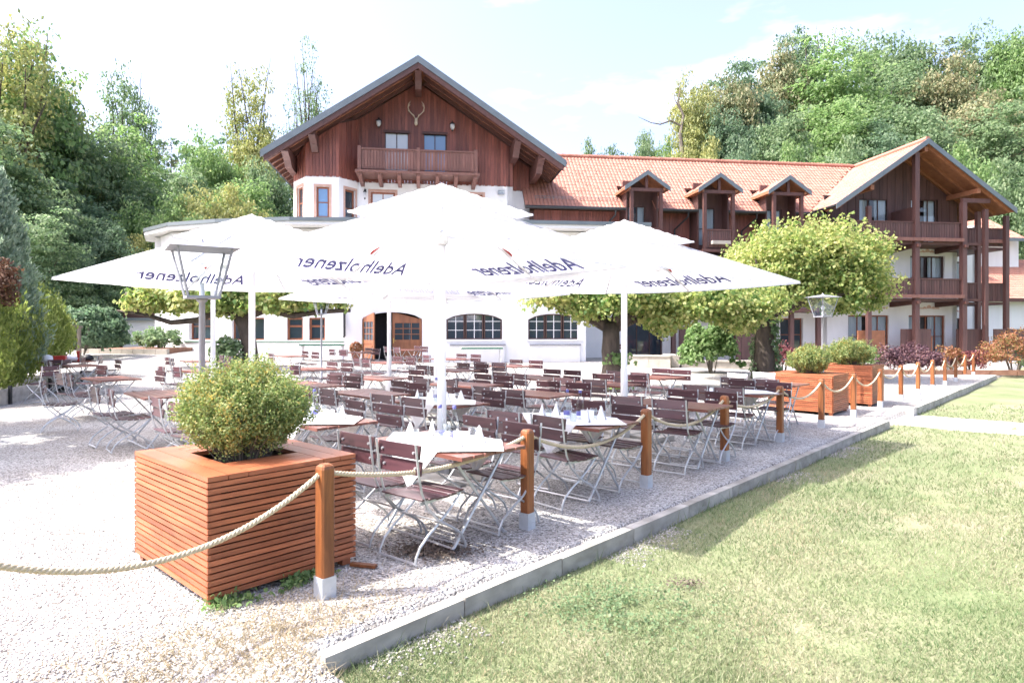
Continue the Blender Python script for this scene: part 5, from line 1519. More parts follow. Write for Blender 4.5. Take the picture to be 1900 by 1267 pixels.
t = thing('linden_tree', 'espaliered linden with long horizontal limbs in front of the guesthouse, left', 'tree', (-10.0, 24.0, gzf(-10, 24)), 0)
m = MB()
m.tube([(0.35, 0, -0.2), (0.3, 0, 0.4), (0.22, 0, 1.1), (0.05, 0, 1.7), (-0.2, 0, 2.15)], [0.36, 0.30, 0.27, 0.26, 0.24], 10)
for q in ([(-0.2, 0, 2.1), (-0.9, 0, 2.2), (-1.6, -0.1, 1.85), (-2.6, -0.1, 1.75), (-3.6, -0.1, 2.05), (-4.6, -0.1, 2.2)], [(0, 0, 1.9), (0.9, 0, 2.25), (1.9, 0, 2.0), (2.9, 0, 2.15), (4.0, 0, 2.2)],
          [(-0.1, 0, 2.1), (-0.6, 0.1, 2.6), (-1.6, 0.1, 2.8), (-3.0, 0.1, 2.75), (-4.4, 0.1, 2.8)], [(0, 0, 2.1), (0.7, 0.1, 2.7), (1.8, 0.1, 2.75), (3.6, 0.1, 2.8)]):
    m.tube(q, [0.17, 0.15, 0.12, 0.10, 0.07, 0.03][:len(q)], 7)
m.build('trunk', M['bark'], t, True)
C, O = clumps(330, 42, (4.9, 0.75, 0.62), 0.38, 0.7, -1.0, 0.3, 0.12); C = C + np.array([-0.3, 0, 2.62])
k = (C[:, 2] > 1.95 + 0.25 * np.sin(C[:, 0] * 2.3)); leaves_obj('crown', t, C[k], 0.17, M['leaf_linden'], O[k], 0.85, 0.7)
n = 900; d = unit(rng.normal(size=(n, 3))); C = d * (rng.random((n, 1)) ** 0.4) * np.array([0.62, 0.5, 0.65]) + np.array([-0.45, -0.3, 0.62])
leaves_obj('foot_shoots', t, C, 0.16, M['leaf_green'], d + np.array([0, 0, 0.4]), 0.8, 0.6)

# off-frame tree on the left whose shade falls across the gravel
t = thing('linden_tree', 'broad linden tree outside the picture on the left shading the gravel', 'tree', (-11.8, 8.6, 0))
m = MB(); limb_tree(m, 0.28, 2.6, [(-1.5, 0, 4.4), (1.5, 0.4, 4.5), (0.2, 1.6, 4.8), (0, -1.5, 4.4), (0.2, 0, 5.6)]); m.build('trunk', M['bark'], t, True)
C, O = clumps(320, 50, (2.9, 3.9, 1.7), 0.6, 0.6, -0.7, 0.5, 0.2); C = C + np.array([0.4, 0, 4.6]); leaves_obj('crown', t, C, 0.2, M['leaf_linden'], O, 0.8, 0.7)

# climbing shrub between the trunks
def shrub(name, label, x, y, z, rad, nc, per, leaf, m_, cat='shrub', group=None, cr=0.25, bottom=-0.5, shell=0.45, lob=0.22, flat=0.8, along=None, asp=0.65, zc=0.9):
    t = thing(name, label, cat, (x, y, z), 0, group)
    m = MB()
    for k in range(10):
        a = random.uniform(0, 6.28); r = random.uniform(0.2, 0.75)
        m.tube([(0.1 * math.cos(a), 0.1 * math.sin(a), -0.1), (rad[0] * r * 0.5 * math.cos(a), rad[1] * r * 0.5 * math.sin(a), rad[2] * 0.7), (rad[0] * r * math.cos(a), rad[1] * r * math.sin(a), rad[2] * 1.4)], [0.025, 0.018, 0.006], 4, False)
    m.build('stems', M['barkpale'], t)
    C, O = clumps(nc, per, rad, cr, flat, bottom, shell, lob); C = C + np.array([0, 0, rad[2] * zc])
    C[:, 2] = np.maximum(C[:, 2], 0.02)
    al = None if along is None else np.tile(np.array(along, float), (len(C), 1)) + unit(O) * 0.5
    leaves_obj('foliage', t, C, leaf, m_, O, asp, 0.7, al)
    return t
shrub('climbing_shrub', 'leafy green shrub before the hotel wing between the two linden trunks', 7.6, 24.6, 0.2, (0.95, 0.8, 0.98), 120, 40, 0.16, M['leaf_bright'])
# red and purple hedge shrubs in front of the chalet
reds = [(1452, 26.5, .75, .95, 'leaf_red', 'reddish barberry right behind the ivy-clad trunk'), (1512, 27, .8, .82, 'leaf_red', 'pinkish-red barberry left of the white lamp post'), (1560, 26.5, .85, .72, 'leaf_yellow', 'yellow-green shrub behind the nearer right planter'), (1600, 27.5, .9, .78, 'leaf_bright', 'bright green low shrub behind the right planters'),
        (1652, 27.0, .75, .78, 'leaf_purple', 'dark purple barberry beside the farther planter'), (1694, 27.6, .62, .85, 'leaf_purple', 'purple-brown barberry before the dark terrace screen'), (1726, 26.8, .6, .62, 'leaf_purple', 'low mauve barberry under the chalet window'), (1762, 27.4, .85, .72, 'leaf_rust', 'orange-red barberry under the white chalet wall'), (1802, 27.2, .6, .7, 'leaf_red', 'thin red barberry before the second terrace screen')]
for px, Y, r, h, mn, lab in reds:
    X = (px - 950) / 1200 * Y
    shrub('barberry_shrub', lab, X, Y, 0.0, (r, 0.6, h * 0.62), 70, 34, 0.085, M[mn], group='shrubs in the chalet bed', zc=1.0, cr=0.22)
shrub('flowering_shrub', 'pinkish loose flowering shrub at the end of the rope fence', 19.9, 25.6, 0.0, (1.1, 0.9, 0.9), 110, 34, 0.085, M['leaf_rust'], zc=0.95)
shrub('flowering_shrub', 'green bushy shrub at the right edge behind the rope fence', 20.9, 25.2, 0.0, (1.0, 0.9, 0.65), 80, 34, 0.09, M['leaf_green'], zc=0.95)
for i, (px, Y, s_) in enumerate(((1692, 26.0, 0.42), (1640, 26.2, 0.3), (1740, 26.4, 0.3))):
    X = (px - 950) / 1200 * Y
    m = MB(); m.lathe([(0.2, -0.1), (0.95, 0.0), (1.0, 0.35), (0.75, 0.75), (0.25, 0.95)], n=9)
    m.v = [(x * s_ * random.uniform(.85, 1.15), y * s_ * 0.8 * random.uniform(.85, 1.15), z * s_ * 0.9) for x, y, z in m.v]
    tag(m.build('boulder', M['stone'], None, False, (X, Y, 0.0)), ['large pale boulder among the barberry shrubs', 'small pale boulder beside the dark purple barberry', 'small pale boulder under the mauve barberry'][i], 'boulder', 'boulders in the chalet bed')
# timber edging of the bed
bed = thing('bed_edging', 'low reddish timber edging in front of the barberry bed', 'edging', (0, 0, 0))
x0, y0, x1, y1 = 11.4, 25.4, 20.5, 24.9
n = 9
for k in range(n):
    a = k / n; b = (k + 1) / n - 0.004
    MB().beam((x0 + (x1 - x0) * a, y0 + (y1 - y0) * a, 0.07), (x0 + (x1 - x0) * b, y0 + (y1 - y0) * b, 0.07), 0.08, 0.2).build('edging_board', M['timberedge'], bed)
# low stone walls of the terrace
sw = thing('terrace_wall', 'low pale stone wall before the dark glass doors of the wing', 'wall', (0, 0, 0))
def stonewall(par, p, q, h, n, cap=True):
    p = Vector(p); q = Vector(q)
    for k in range(n):
        a = p.lerp(q, k / n); b = p.lerp(q, (k + 1) / n - 0.006 / (q - p).length)
        MB().beam(a + Vector((0, 0, h / 2)), b + Vector((0, 0, h / 2)), 0.34, h).build('stone', M['stone'], par)
    MB().beam(p + Vector((0, 0, h + 0.035)), q + Vector((0, 0, h + 0.035)), 0.42, 0.06).build('coping', M['stone'], par)
stonewall(sw, (4.0, 27.6, 0.1), (6.6, 26.9, 0.1), 0.50, 6)
stonewall(sw, (6.8, 26.95, 0.1), (6.95, 28.9, 0.1), 0.50, 4)
sw2 = thing('terrace_wall', 'lower pale stone wall behind the chairs left of the ivy-clad trunk', 'wall', (0, 0, 0))
stonewall(sw2, (7.1, 27.2, 0.1), (10.6, 27.0, 0.1), 0.28, 7)
for i, (u, v, lab) in enumerate(((-6.1 + 2.0, -2.6, 'white-topped serving bench left of the house door'), (2.9, -2.3, 'white-topped serving bench under the first arched window'))):
    p = to_world(u, v); t = thing('serving_bench', lab, 'bench', (p.x, p.y, gzf(p.x, p.y)), BA, 'serving benches at the house wall')
    MB().box(-0.95, 0.95, -0.3, 0.3, 0.70, 0.75).build('bench_top', M['linen'], t); MB().box(-0.95, 0.95, -0.315, -0.302, 0.66, 0.75).build('edge_strip', M['greenboard'], t)
    for x in (-0.85, 0.85):
        MB().box(x - 0.03, x + 0.03, -0.25, 0.25, 0, 0.70).build('leg', M['lampwhite'], t)

# ------------------------------------------------------------------ hedge side on the left
def sprays(nc, per, rad, crad, bottom=-0.95, shell=0.75, lob=0.10):
    C, O = clumps(nc, per, rad, crad, 1.3, bottom, shell, lob); return C, O
def conifer(label, x, y, z, rx, ry, h, mat_, leaf, nc, per, dead=None):
    t = thing('conifer', label, 'tree', (x, y, z))
    m = MB(); m.tube([(0, 0, -0.2), (0, 0, h * 0.5), (0, 0, h * 0.93)], [0.14, 0.09, 0.02], 7); m.build('trunk', M['bark'], t)
    d = unit(rng.normal(size=(nc, 3))); f = rng.random(nc) ** 0.8
    a = np.arctan2(d[:, 1], d[:, 0]); prof = (1 - f) ** 0.62 * (0.35 + 0.65 * np.minimum(1, f * 4 + 0.5)) * (0.88 + 0.24 * rng.random(nc))
    base = np.stack([np.cos(a) * rx * prof, np.sin(a) * ry * prof, 0.1 + f * h * 0.97], -1)
    out = np.stack([np.cos(a), np.sin(a), 0 * a], -1)
    g = unit(out * 0.45 + np.array([0, 0, 1.0]) + rng.normal(size=(nc, 3)) * 0.15)
    idx = np.repeat(np.arange(nc), per); k = rng.random(len(idx)) * 0.55
    C = base[idx] + g[idx] * k[:, None] * 0.9 - out[idx] * 0.15 + rng.normal(size=(len(idx), 3)) * 0.06
    leaves_obj('crown', t, C, leaf, M[mat_], out[idx] + np.array([0, 0, .2]), 0.35, 0.5, g[idx])
    return t
conifer('tall grey-green conifer at the left edge above the hedge', -14.15, 17.6, 0.3, 1.2, 1.3, 5.5, 'leaf_conifer', 0.16, 900, 26)
conifer('smaller grey-green conifer behind the tall one at left edge', -16.6, 21.0, 0.45, 1.1, 1.3, 4.4, 'leaf_conifer', 0.16, 600, 26)
def hedge(label, x, y, z, rad, mat_, nc, per, leaf, rz, lname='hedge'):
    t = thing(lname, label, 'hedge', (x, y, z), rz)
    m = MB()
    for k in range(6): m.tube([(0, rad[1] * (k / 3 - 0.85), 0), (0, rad[1] * (k / 3 - 0.85), rad[2])], 0.05, 5)
    m.build('stems', M['bark'], t)
    C, O = sprays(nc, per, rad, 0.3); C[:, 2] = C[:, 2] + rad[2] * 0.92; C = C[C[:, 2] > 0]; O = O[:len(C)] * 0 + unit(C - np.array([0, 0, rad[2] * 0.7]))
    leaves_obj('foliage', t, C, leaf, M[mat_], O, 0.4, 0.6, O * 0.3 + np.array([0, 0, 0.9]))
    return t
hd = hedge('sunlit yellow-green clipped hedge along the left edge of the gravel', -13.55, 16.4, 0.15, (0.95, 2.6, 1.42), 'leaf_hedge', 600, 30, 0.14, R(22))
hedge('farther part of the clipped hedge above the loaded table', -15.5, 20.6, 0.35, (0.95, 2.8, 1.35), 'leaf_hedge', 600, 30, 0.14, R(18))
t = shrub('dead_conifer', 'brown withered conifer tip above the hedge at left edge', -12.55, 15.4, 1.9, (0.62, 0.6, 0.75), 90, 30, 0.13, M['leaf_dead'], 'shrub', asp=0.35, zc=1.0)
shrub('round_shrub', 'round dark green clipped shrub behind the wooden handrail', -18.3, 27.5, 0.75, (1.75, 1.4, 1.0), 260, 36, 0.15, M['leaf_dark'], lob=0.06, shell=0.8, zc=0.85)
shrub('low_shrub', 'loose green shrub in the bed left of the guesthouse', -16.6, 30.5, 0.75, (1.0, 0.8, 0.6), 60, 36, 0.14, M['leaf_green'], zc=0.9)
t = thing('flower_bed', 'brown planted bed with stone edge left of the guesthouse', 'flower bed', (-17.0, 29.4, 0.72), R(-8))
MB().box(-1.9, 1.4, 0.0, 2.6, -0.2, 0.16).build('soil', M['timberedge'], t)
for k in range(8): MB().box(-2.9 + k * 0.56, -2.9 + k * 0.56 + 0.54, -0.2, -0.01, -0.2, 0.14).build('stone', M['stone'], t)
# panels edging the hedge
t = thing('hedge_edging', 'low weathered concrete panel edging along the foot of the hedge', 'edging', (0, 0, 0))
pts = [(-11.15, 13.0), (-11.7, 15.0), (-12.35, 17.2), (-13.1, 19.6), (-13.8, 22.0)]
for a, b in zip(pts[:-1], pts[1:]):
    for k in range(2):
        A = Vector((*a, 0)).lerp(Vector((*b, 0)), k / 2); B = Vector((*a, 0)).lerp(Vector((*b, 0)), (k + 1) / 2 - 0.01)
        z = gzf(A.x, A.y); MB().beam((A.x, A.y, z + 0.17), (B.x, B.y, z + 0.17), 0.06, 0.36).build('panel', M['concrete'], t)
    z = gzf(*a); MB().box(a[0] + 0.03, a[0] + 0.09, a[1] - 0.03, a[1] + 0.03, z - 0.1, z + 0.42).build('stake', M['iron'], t)
# wooden handrail
t = thing('handrail', 'pale wooden handrail on a post behind the loaded table', 'handrail', (-16.6, 24.8, 0.55), 0)
MB().box(-0.05, 0.05, -0.05, 0.05, 0, 1.25).build('post', M['barkpale'], t); MB().beam((-1.3, -0.6, 1.52), (0.12, 0.02, 1.28), 0.08, 0.07).build('rail', M['barkpale'], t)
# loaded table with bags, cushions and crates by the hedge
tx, ty = -13.0, 18.9; tz = gzf(tx, ty)
table(tx, ty, R(60), 'folding table loaded with clutter beside the hedge')
def blob(name, label, cat, x, y, z, s_, m_, grp=None):
    m = MB(); m.lathe([(0.5, 0), (0.95, 0.12), (1.0, 0.45), (0.75, 0.8), (0.2, 0.98)], n=10)
    m.v = [(a * s_[0] * random.uniform(.82, 1.15), b * s_[1] * random.uniform(.82, 1.15), c * s_[2]) for a, b, c in m.v]
    return tag(m.build(name, m_, None, True, (x, y, z), (0, 0, random.uniform(0, 3))), label, cat, grp)
zt = tz + TH + 0.005
blob('cushion', 'white cushion at the left end of the loaded table', 'cushion', tx - 0.28, ty - 0.42, zt, (.20, .16, .22), M['linen'])
blob('cushion', 'white cushion in the middle of the loaded table', 'cushion', tx + 0.05, ty + 0.1, zt, (.22, .18, .20), M['linen'])
blob('bag', 'black bag at the far end of the loaded table', 'bag', tx + 0.30, ty + 0.45, zt, (.20, .16, .20), M['black'])
m = MB(); m.box(-.14, .14, -.1, .1, 0, .16); m.box(-.15, .15, -.11, .11, .162, .18); tag(m.build('red_box', M['red'], None, False, (tx - 0.05, ty - 0.22, zt), (0, 0, .4)), 'red box on the loaded table by the hedge', 'box')
m = MB(); m.box(-.03, .03, -.03, .03, 0, .26); m.box(-.045, .045, -.045, .045, .262, .30); tag(m.build('red_canister', M['red'], None, False, (tx + 0.25, ty + 0.12, zt), (0, 0, .4)), 'red canister standing on the loaded table', 'canister')
tag(MB().box(-.22, .22, -.16, .16, 0, .42).build('black_crate', M['black'], None, False, (tx + 0.55, ty - 1.0, gzf(tx + .55, ty - 1.0)), (0, 0, .3)), 'black crate under the chair beside the loaded table', 'crate')
for i, (x, y, r, lab) in enumerate(((tx + 0.45, ty - 0.95, 20, 'brown slatted folding chair with its back to the camera at the loaded table'), (tx + 0.9, ty + 0.55, -70, 'pale grey folding chair at far right of the loaded table'), (tx + 0.75, ty + 0.0, -70, 'pale grey folding chair at near right of the loaded table'), (-12.4, 17.6, 95, 'brown slatted folding chair turned sideways against the hedge'), (-10.9, 15.0, 75, 'brown slatted folding chair facing the sunlit gap by the hedge'))):
    chair(x, y, R(r), lab)

# ------------------------------------------------------------------ woods behind
def variant(kind):
    """unit tree 10 m high: trunk mesh and crown mesh"""
    m = MB()
    if kind == 'broad':
        limb_tree(m, 0.22, 3.0, [(-2, 0, 6), (2, 0.5, 6.2), (0.3, 2, 7), (0, -2, 6.4), (0.2, 0, 8.6)])
        C, O = clumps(360, 64, (3.1, 3.1, 4.3), 0.85, 0.45, -0.95, 0.45, 0.22); C = C + np.array([0, 0, 5.4]); me = leaf_mesh('crown', C, 0.205, M['leaf_green'], O, 0.65, 0.7)
    elif kind == 'layer':
        limb_tree(m, 0.20, 4.0, [(-1.6, 0, 6.5), (1.6, 0.4, 6.8), (0.3, 1.5, 7.6), (0, -1.5, 7), (0, 0, 9)])
        C, O = clumps(260, 86, (2.7, 2.7, 4.4), 1.0, 0.28, -0.95, 0.4, 0.3); C = C + np.array([0, 0, 5.4]); me = leaf_mesh('crown', C, 0.20, M['leaf_green'], O + np.array([0, 0, 0.8]), 0.65, 0.5)
    elif kind == 'sparse':
        tips = [(random.uniform(-1.4, 1.4), random.uniform(-1.4, 1.4), random.uniform(5.5, 9.6)) for _ in range(16)]
        limb_tree(m, 0.16, 4.2, tips, 5)
        C, O = clumps(150, 40, (1.55, 1.55, 3.3), 0.55, 0.6, -0.95, 0.25, 0.3); C = C + np.array([0, 0, 6.2]); me = leaf_mesh('crown', C, 0.15, M['leaf_green'], O, 0.6, 0.8)
    elif kind == 'column':
        tips = [(random.uniform(-0.8, 0.8), random.uniform(-0.8, 0.8), random.uniform(6.5, 9.8)) for _ in range(18)]
        limb_tree(m, 0.13, 4.5, tips, 5)
        C, O = clumps(110, 30, (1.15, 1.15, 3.3), 0.4, 0.8, -0.95, 0.3, 0.3); C = C + np.array([0, 0, 6.7]); me = leaf_mesh('crown', C, 0.12, M['leaf_green'], O, 0.55, 0.8)
    else:
        m.tube([(0, 0, -0.2), (0.05, 0, 3)], [0.2, 0.08], 6)
        C, O = clumps(240, 64, (4.2, 4.2, 4.6), 1.0, 0.6, -0.6, 0.5, 0.25); C = C + np.array([0, 0, 4.4]); me = leaf_mesh('crown', C, 0.25, M['leaf_green'], O, 0.65, 0.7)
    return m.mesh('trunk', M['bark'], True), me
VAR = {k: [variant(k) for _ in range(2 if k in ('broad', 'layer') else 1)] for k in ('broad', 'layer', 'sparse', 'column', 'bush')}
BW = {'broad': 3.5, 'layer': 3.2, 'sparse': 1.9, 'column': 1.25, 'bush': 4.7}
random.seed(5)
def wood_tree(px, topy, Y, hw, kind, leafm, label, full=False):
    X = (px - 950) / 1200 * Y
    g = float(hill(X, Y)) - 0.2
    top = 1.7 + (613 - topy) / 1200 * Y
    H = top - g
    t = thing('woodland_tree' if kind != 'bush' else 'woodland_bush', label, 'tree' if kind != 'bush' else 'bush', (X, Y, g), random.uniform(0, 6.28), 'trees of the surrounding woods')
    w = hw / 1200 * Y / BW[kind]
    tr, cr_ = random.choice(VAR[kind])
    sc = (w, w, H / (9.75 if kind != 'bush' else 9.2))
    for nm, me in (('trunk', tr), ('crown', cr_)):
        o = link(nm, me, t); o.scale = sc
        if nm == 'crown':
            o.material_slots[0].link = 'OBJECT'; o.material_slots[0].material = M[leafm]
    return t
LEFT = [
    (20, 0, 40, 85, 'sparse', 'leaf_yellow', 'tall yellow-topped tree at the upper left corner'), (50, 70, 44, 125, 'broad', 'leaf_bright', 'big bright tree at left edge below the upper left corner'),
    (105, 150, 47, 80, 'broad', 'leaf_yellow', 'yellow-green tree on the left with drooping right side'), (5, 220, 36, 120, 'layer', 'leaf_green', 'green layered tree at left edge above the conifers'),
    (150, 225, 46, 110, 'broad', 'leaf_green', 'mid-green tree in the lower left wood behind the hedge'), (215, 240, 50, 95, 'layer', 'leaf_bright', 'pale green tree below the thin left tree'),
    (225, 95, 62, 52, 'sparse', 'leaf_green', 'tall thin tree standing free against the sky at left'), (268, 150, 64, 36, 'sparse', 'leaf_green', 'shorter thin tree leaning beside the tall free left tree'),
    (305, 262, 62, 36, 'column', 'leaf_brown', 'small brownish tree right of the tall thin left trees'), (395, 246, 60, 62, 'broad', 'leaf_bright', 'rounded green tree midway between tall left trees'),
    (340, 300, 56, 70, 'broad', 'leaf_green', 'mid-green tree in the gap left of the guesthouse'), (462, 92, 66, 52, 'sparse', 'leaf_yellow', 'tall yellowing tree left of the gable roof'),
    (470, 228, 64, 62, 'broad', 'leaf_yellow', 'yellow-green bushy tree touching the left roof edge'), (574, 75, 74, 36, 'column', 'leaf_green', 'slender tall tree rising above the left roof slope'),
    (545, 165, 76, 26, 'column', 'leaf_dark', 'thin sparse tree just left of the slender roof tree'), (430, 330, 52, 100, 'broad', 'leaf_bright', 'dense green tree directly behind the curved hall roof'),
    (250, 340, 48, 80, 'layer', 'leaf_green', 'shaded layered tree behind the left umbrella'), (120, 330, 41, 90, 'layer', 'leaf_dark', 'dark layered tree above the hedge end'),
    (500, 300, 56, 60, 'broad', 'leaf_green', 'green tree hugging the left wall of the guesthouse'), (180, 400, 39, 80, 'broad', 'leaf_dark', 'low dark tree above the left umbrella tip'),
    (60, 400, 33, 90, 'layer', 'leaf_green', 'low green tree right behind the left conifers'), (310, 365, 44, 85, 'bush', 'leaf_bright', 'pale bushy growth left of the curved hall roof'),
    (410, 345, 47, 85, 'bush', 'leaf_yellow', 'yellowish bush peeping over the curved hall roof'), (245, 440, 41, 70, 'bush', 'leaf_yellow', 'yellow-green bush just above the left umbrella'),
    (140, 480, 36, 80, 'bush', 'leaf_dark', 'dark bush behind the round clipped shrub'), (330, 480, 48, 110, 'bush', 'leaf_dark', 'dark bush behind the white shed'), (225, 520, 38, 80, 'bush', 'leaf_green', 'green bush between the round shrub and the shed'),
]
RIGHT = [
    (1100, 262, 82, 42, 'bush', 'leaf_green', 'small far tree above the tiled roof, leftmost of those'), (1145, 272, 84, 50, 'bush', 'leaf_dark', 'low dark far tree above the left end of tiled ridge'), (1190, 246, 80, 48, 'bush', 'leaf_green', 'pointed far tree above the first dormer'), (1238, 260, 78, 48, 'bush', 'leaf_bright', 'small bright far tree right of the first dormer'),
    (1288, 140, 72, 48, 'broad', 'leaf_yellow', 'bright yellow tree at the left end of the hillside wood'), (1280, 235, 70, 45, 'layer', 'leaf_yellow', 'low yellow tree above the second dormer'), (1340, 130, 76, 60, 'broad', 'leaf_brown', 'browning tree beside the bright yellow tree'),
    (1390, 105, 78, 75, 'layer', 'leaf_dark', 'dark green tree above the third dormer'), (1360, 200, 70, 70, 'broad', 'leaf_dark', 'dark bushy tree behind the second dormer ridge'), (1450, 95, 84, 75, 'broad', 'leaf_brown', 'brown-tinged tree on the crest of the wood'),
    (1510, 35, 92, 58, 'sparse', 'leaf_green', 'tallest crest tree with open crown'), (1465, 70, 94, 55, 'layer', 'leaf_dark', 'dark crest tree left of the tallest one'), (1560, 95, 80, 105, 'layer', 'leaf_bright', 'large bright green tree in the middle of hillside wood'),
    (1535, 200, 70, 95, 'layer', 'leaf_bright', 'bright layered tree lower in the middle of the wood'), (1440, 215, 68, 80, 'broad', 'leaf_green', 'round green tree above the tiled ridge centre'), (1640, 48, 92, 75, 'broad', 'leaf_green', 'green crest tree right of the tallest one'),
    (1660, 110, 84, 90, 'layer', 'leaf_green', 'layered green tree above the chalet roof peak'), (1730, 68, 92, 70, 'sparse', 'leaf_brown', 'rusty open tree on the crest above the chalet'), (1745, 115, 82, 70, 'broad', 'leaf_brown', 'rust-brown tree above the right chalet roof slope'),
    (1840, 55, 90, 80, 'broad', 'leaf_green', 'green crest tree near the right edge'), (1895, 48, 84, 70, 'broad', 'leaf_bright', 'bright tree at the upper right edge'), (1800, 175, 76, 80, 'broad', 'leaf_brown', 'orange-tinged tree right of the chalet peak'),
    (1690, 180, 72, 90, 'broad', 'leaf_green', 'dense green tree right behind the chalet peak'), (1860, 200, 70, 90, 'layer', 'leaf_green', 'pale layered tree right of the chalet roof'), (1610, 215, 66, 85, 'layer', 'leaf_dark', 'dark tree behind the chalet ridge'),
    (1480, 262, 62, 70, 'bush', 'leaf_bright', 'pale bush above the tiled ridge right of third dormer'), (1580, 262, 60, 80, 'bush', 'leaf_green', 'pale bush where tiled ridge meets chalet roof'), (1380, 268, 64, 70, 'bush', 'leaf_dark', 'dark bush above the tiled ridge between dormers'),
    (1800, 270, 60, 80, 'bush', 'leaf_bright', 'light green bush behind the right chalet slope'), (1880, 290, 56, 80, 'bush', 'leaf_green', 'green bush above the annex at right edge'), (1320, 262, 68, 50, 'bush', 'leaf_yellow', 'yellow bush above the tiled ridge near second dormer'),
]
for a in LEFT + RIGHT: wood_tree(*a)
# bare dead tree
X = (1262 - 950) / 1200 * 70; t = thing('dead_tree', 'bare dead tree with long crooked branch beside the yellow tree', 'tree', (X, 70, float(hill(X, 70))))
m = MB(); b = 70 / 1200; z0 = 1.7 - float(hill(X, 70))
q = lambda px, py: ((px - 1262) * b, 0, z0 + (613 - py) * b)
m.tube([(0.4, 0, -0.3), q(1268, 300), q(1262, 250), q(1268, 215), q(1258, 190), q(1262, 165), q(1257, 152)], [0.3, 0.24, 0.18, 0.13, 0.1, 0.06, 0.02], 6)
m.tube([q(1266, 235), q(1245, 224), q(1225, 231), q(1208, 228), q(1184, 217)], [0.13, 0.1, 0.08, 0.05, 0.02], 5)
m.tube([q(1262, 205), q(1252, 185), q(1251, 172)], [0.07, 0.05, 0.02], 5)
m.tube([q(1230, 230), q(1220, 224)], [0.04, 0.01], 4)
m.build('trunk', M['barkpale'], t)
# far wood: one continuous mass behind the single trees
def far_wood(name, pts, n, size, material):
    cs = []; os_ = []
    for (px, topy, Y, r) in pts:
        X = (px - 950) / 1200 * Y; g = float(hill(X, Y)); top = 1.7 + (613 - topy) / 1200 * Y
        C, O = clumps(90, 26, (r, r * 0.7, (top - g) * 0.5), 1.3, 0.5, -0.9, 0.5, 0.2)
        cs.append(C + np.array([X, Y, (top + g) / 2])); os_.append(O)
    o = link(name, leaf_mesh(name, np.concatenate(cs), size, material, np.concatenate(os_), 0.65, 0.7)); tag(o, kind='stuff'); return o
far_wood('far_forest', [(p, 270 + 30 * math.sin(p * 0.05) if p < 640 else 150 - 60 * min(1, (p - 1300) / 250) + 18 * math.sin(p * 0.07), 96 if p > 640 else 84, 5.5) for p in list(range(-40, 620, 55)) + list(range(1330, 1960, 45))], 0, 0.6, M['leaf_dark'])

# ------------------------------------------------------------------ ground cover near the camera
def vnoise(x, y, sc, seed):
    r = np.random.default_rng(seed); G = r.random((64, 64))
    u = x * sc; v = y * sc; i = np.floor(u).astype(int); j = np.floor(v).astype(int); fu = u - i; fv = v - j
    fu = fu * fu * (3 - 2 * fu); fv = fv * fv * (3 - 2 * fv); g = lambda a, b: G[a % 64, b % 64]
    return (g(i, j) * (1 - fu) + g(i + 1, j) * fu) * (1 - fv) + (g(i, j + 1) * (1 - fu) + g(i + 1, j + 1) * fu) * fv
def blades(name, n, dmin, dmax, ymin, ymax, mat_, hgt, wid, thr, seed, dens=None):
    # sample more finely close to the camera
    inv = rng.random(n); Y = 1 / (1 / ymin + inv * (1 / ymax - 1 / ymin))
    X = (rng.random(n) * 1.75 - 0.85) * Y
    d = (X - K0.x) * D2.x + (Y - K0.y) * D2.y
    s_ = (X - K0.x) * D1.x + (Y - K0.y) * D1.y
    nz_ = 0.6 * vnoise(X, Y, 1.3, seed) + 0.4 * vnoise(X, Y, 4.5, seed + 1)
    ok = (d > dmin) & (d < dmax) & (nz_ > thr + 0.25 * (rng.random(n) - 0.5)) & (X / Y < 0.86) & ~((s_ > 12) & (s_ < 13.9))
    if dens is not None: ok &= rng.random(n) < dens(s_, d)
    X, Y, d, s_ = X[ok], Y[ok], d[ok], s_[ok]; n = len(X)
    Z = lawn_z(s_, d, X, Y) - 0.006
    sc = np.maximum(1, Y / 4.5)
    h = hgt * (0.5 + rng.random(n)) * np.minimum(sc, 1.6); w = wid * (0.6 + 0.8 * rng.random(n)) * sc
    a = rng.random(n) * 6.28; lean = rng.normal(size=(n, 2)) * 0.6
    dx = np.cos(a) * w / 2; dy = np.sin(a) * w / 2
    V = np.empty((n, 3, 3))
    V[:, 0] = np.stack([X - dx, Y - dy, Z], -1); V[:, 1] = np.stack([X + dx, Y + dy, Z], -1)
    V[:, 2] = np.stack([X + lean[:, 0] * h, Y + lean[:, 1] * h, Z + h], -1)
    return tag(link(name, quads(name, V.reshape(-1, 3), n, mat_, 3)), kind='stuff')
blades('grass', 420000, 0.07, 40, 2.2, 16, M['grass'], 0.027, 0.0065, 0.24, 3)
blades('dry_grass', 60000, 0.05, 40, 2.2, 9, M['straw'], 0.028, 0.005, 0.58, 9)
blades('tall_grass', 26000, 0.02, 0.5, 2.2, 9, M['grass'], 0.075, 0.006, 0.5, 5, lambda s_, d: np.clip(1 - d / 0.5, 0, 1) * (s_ > -0.3))
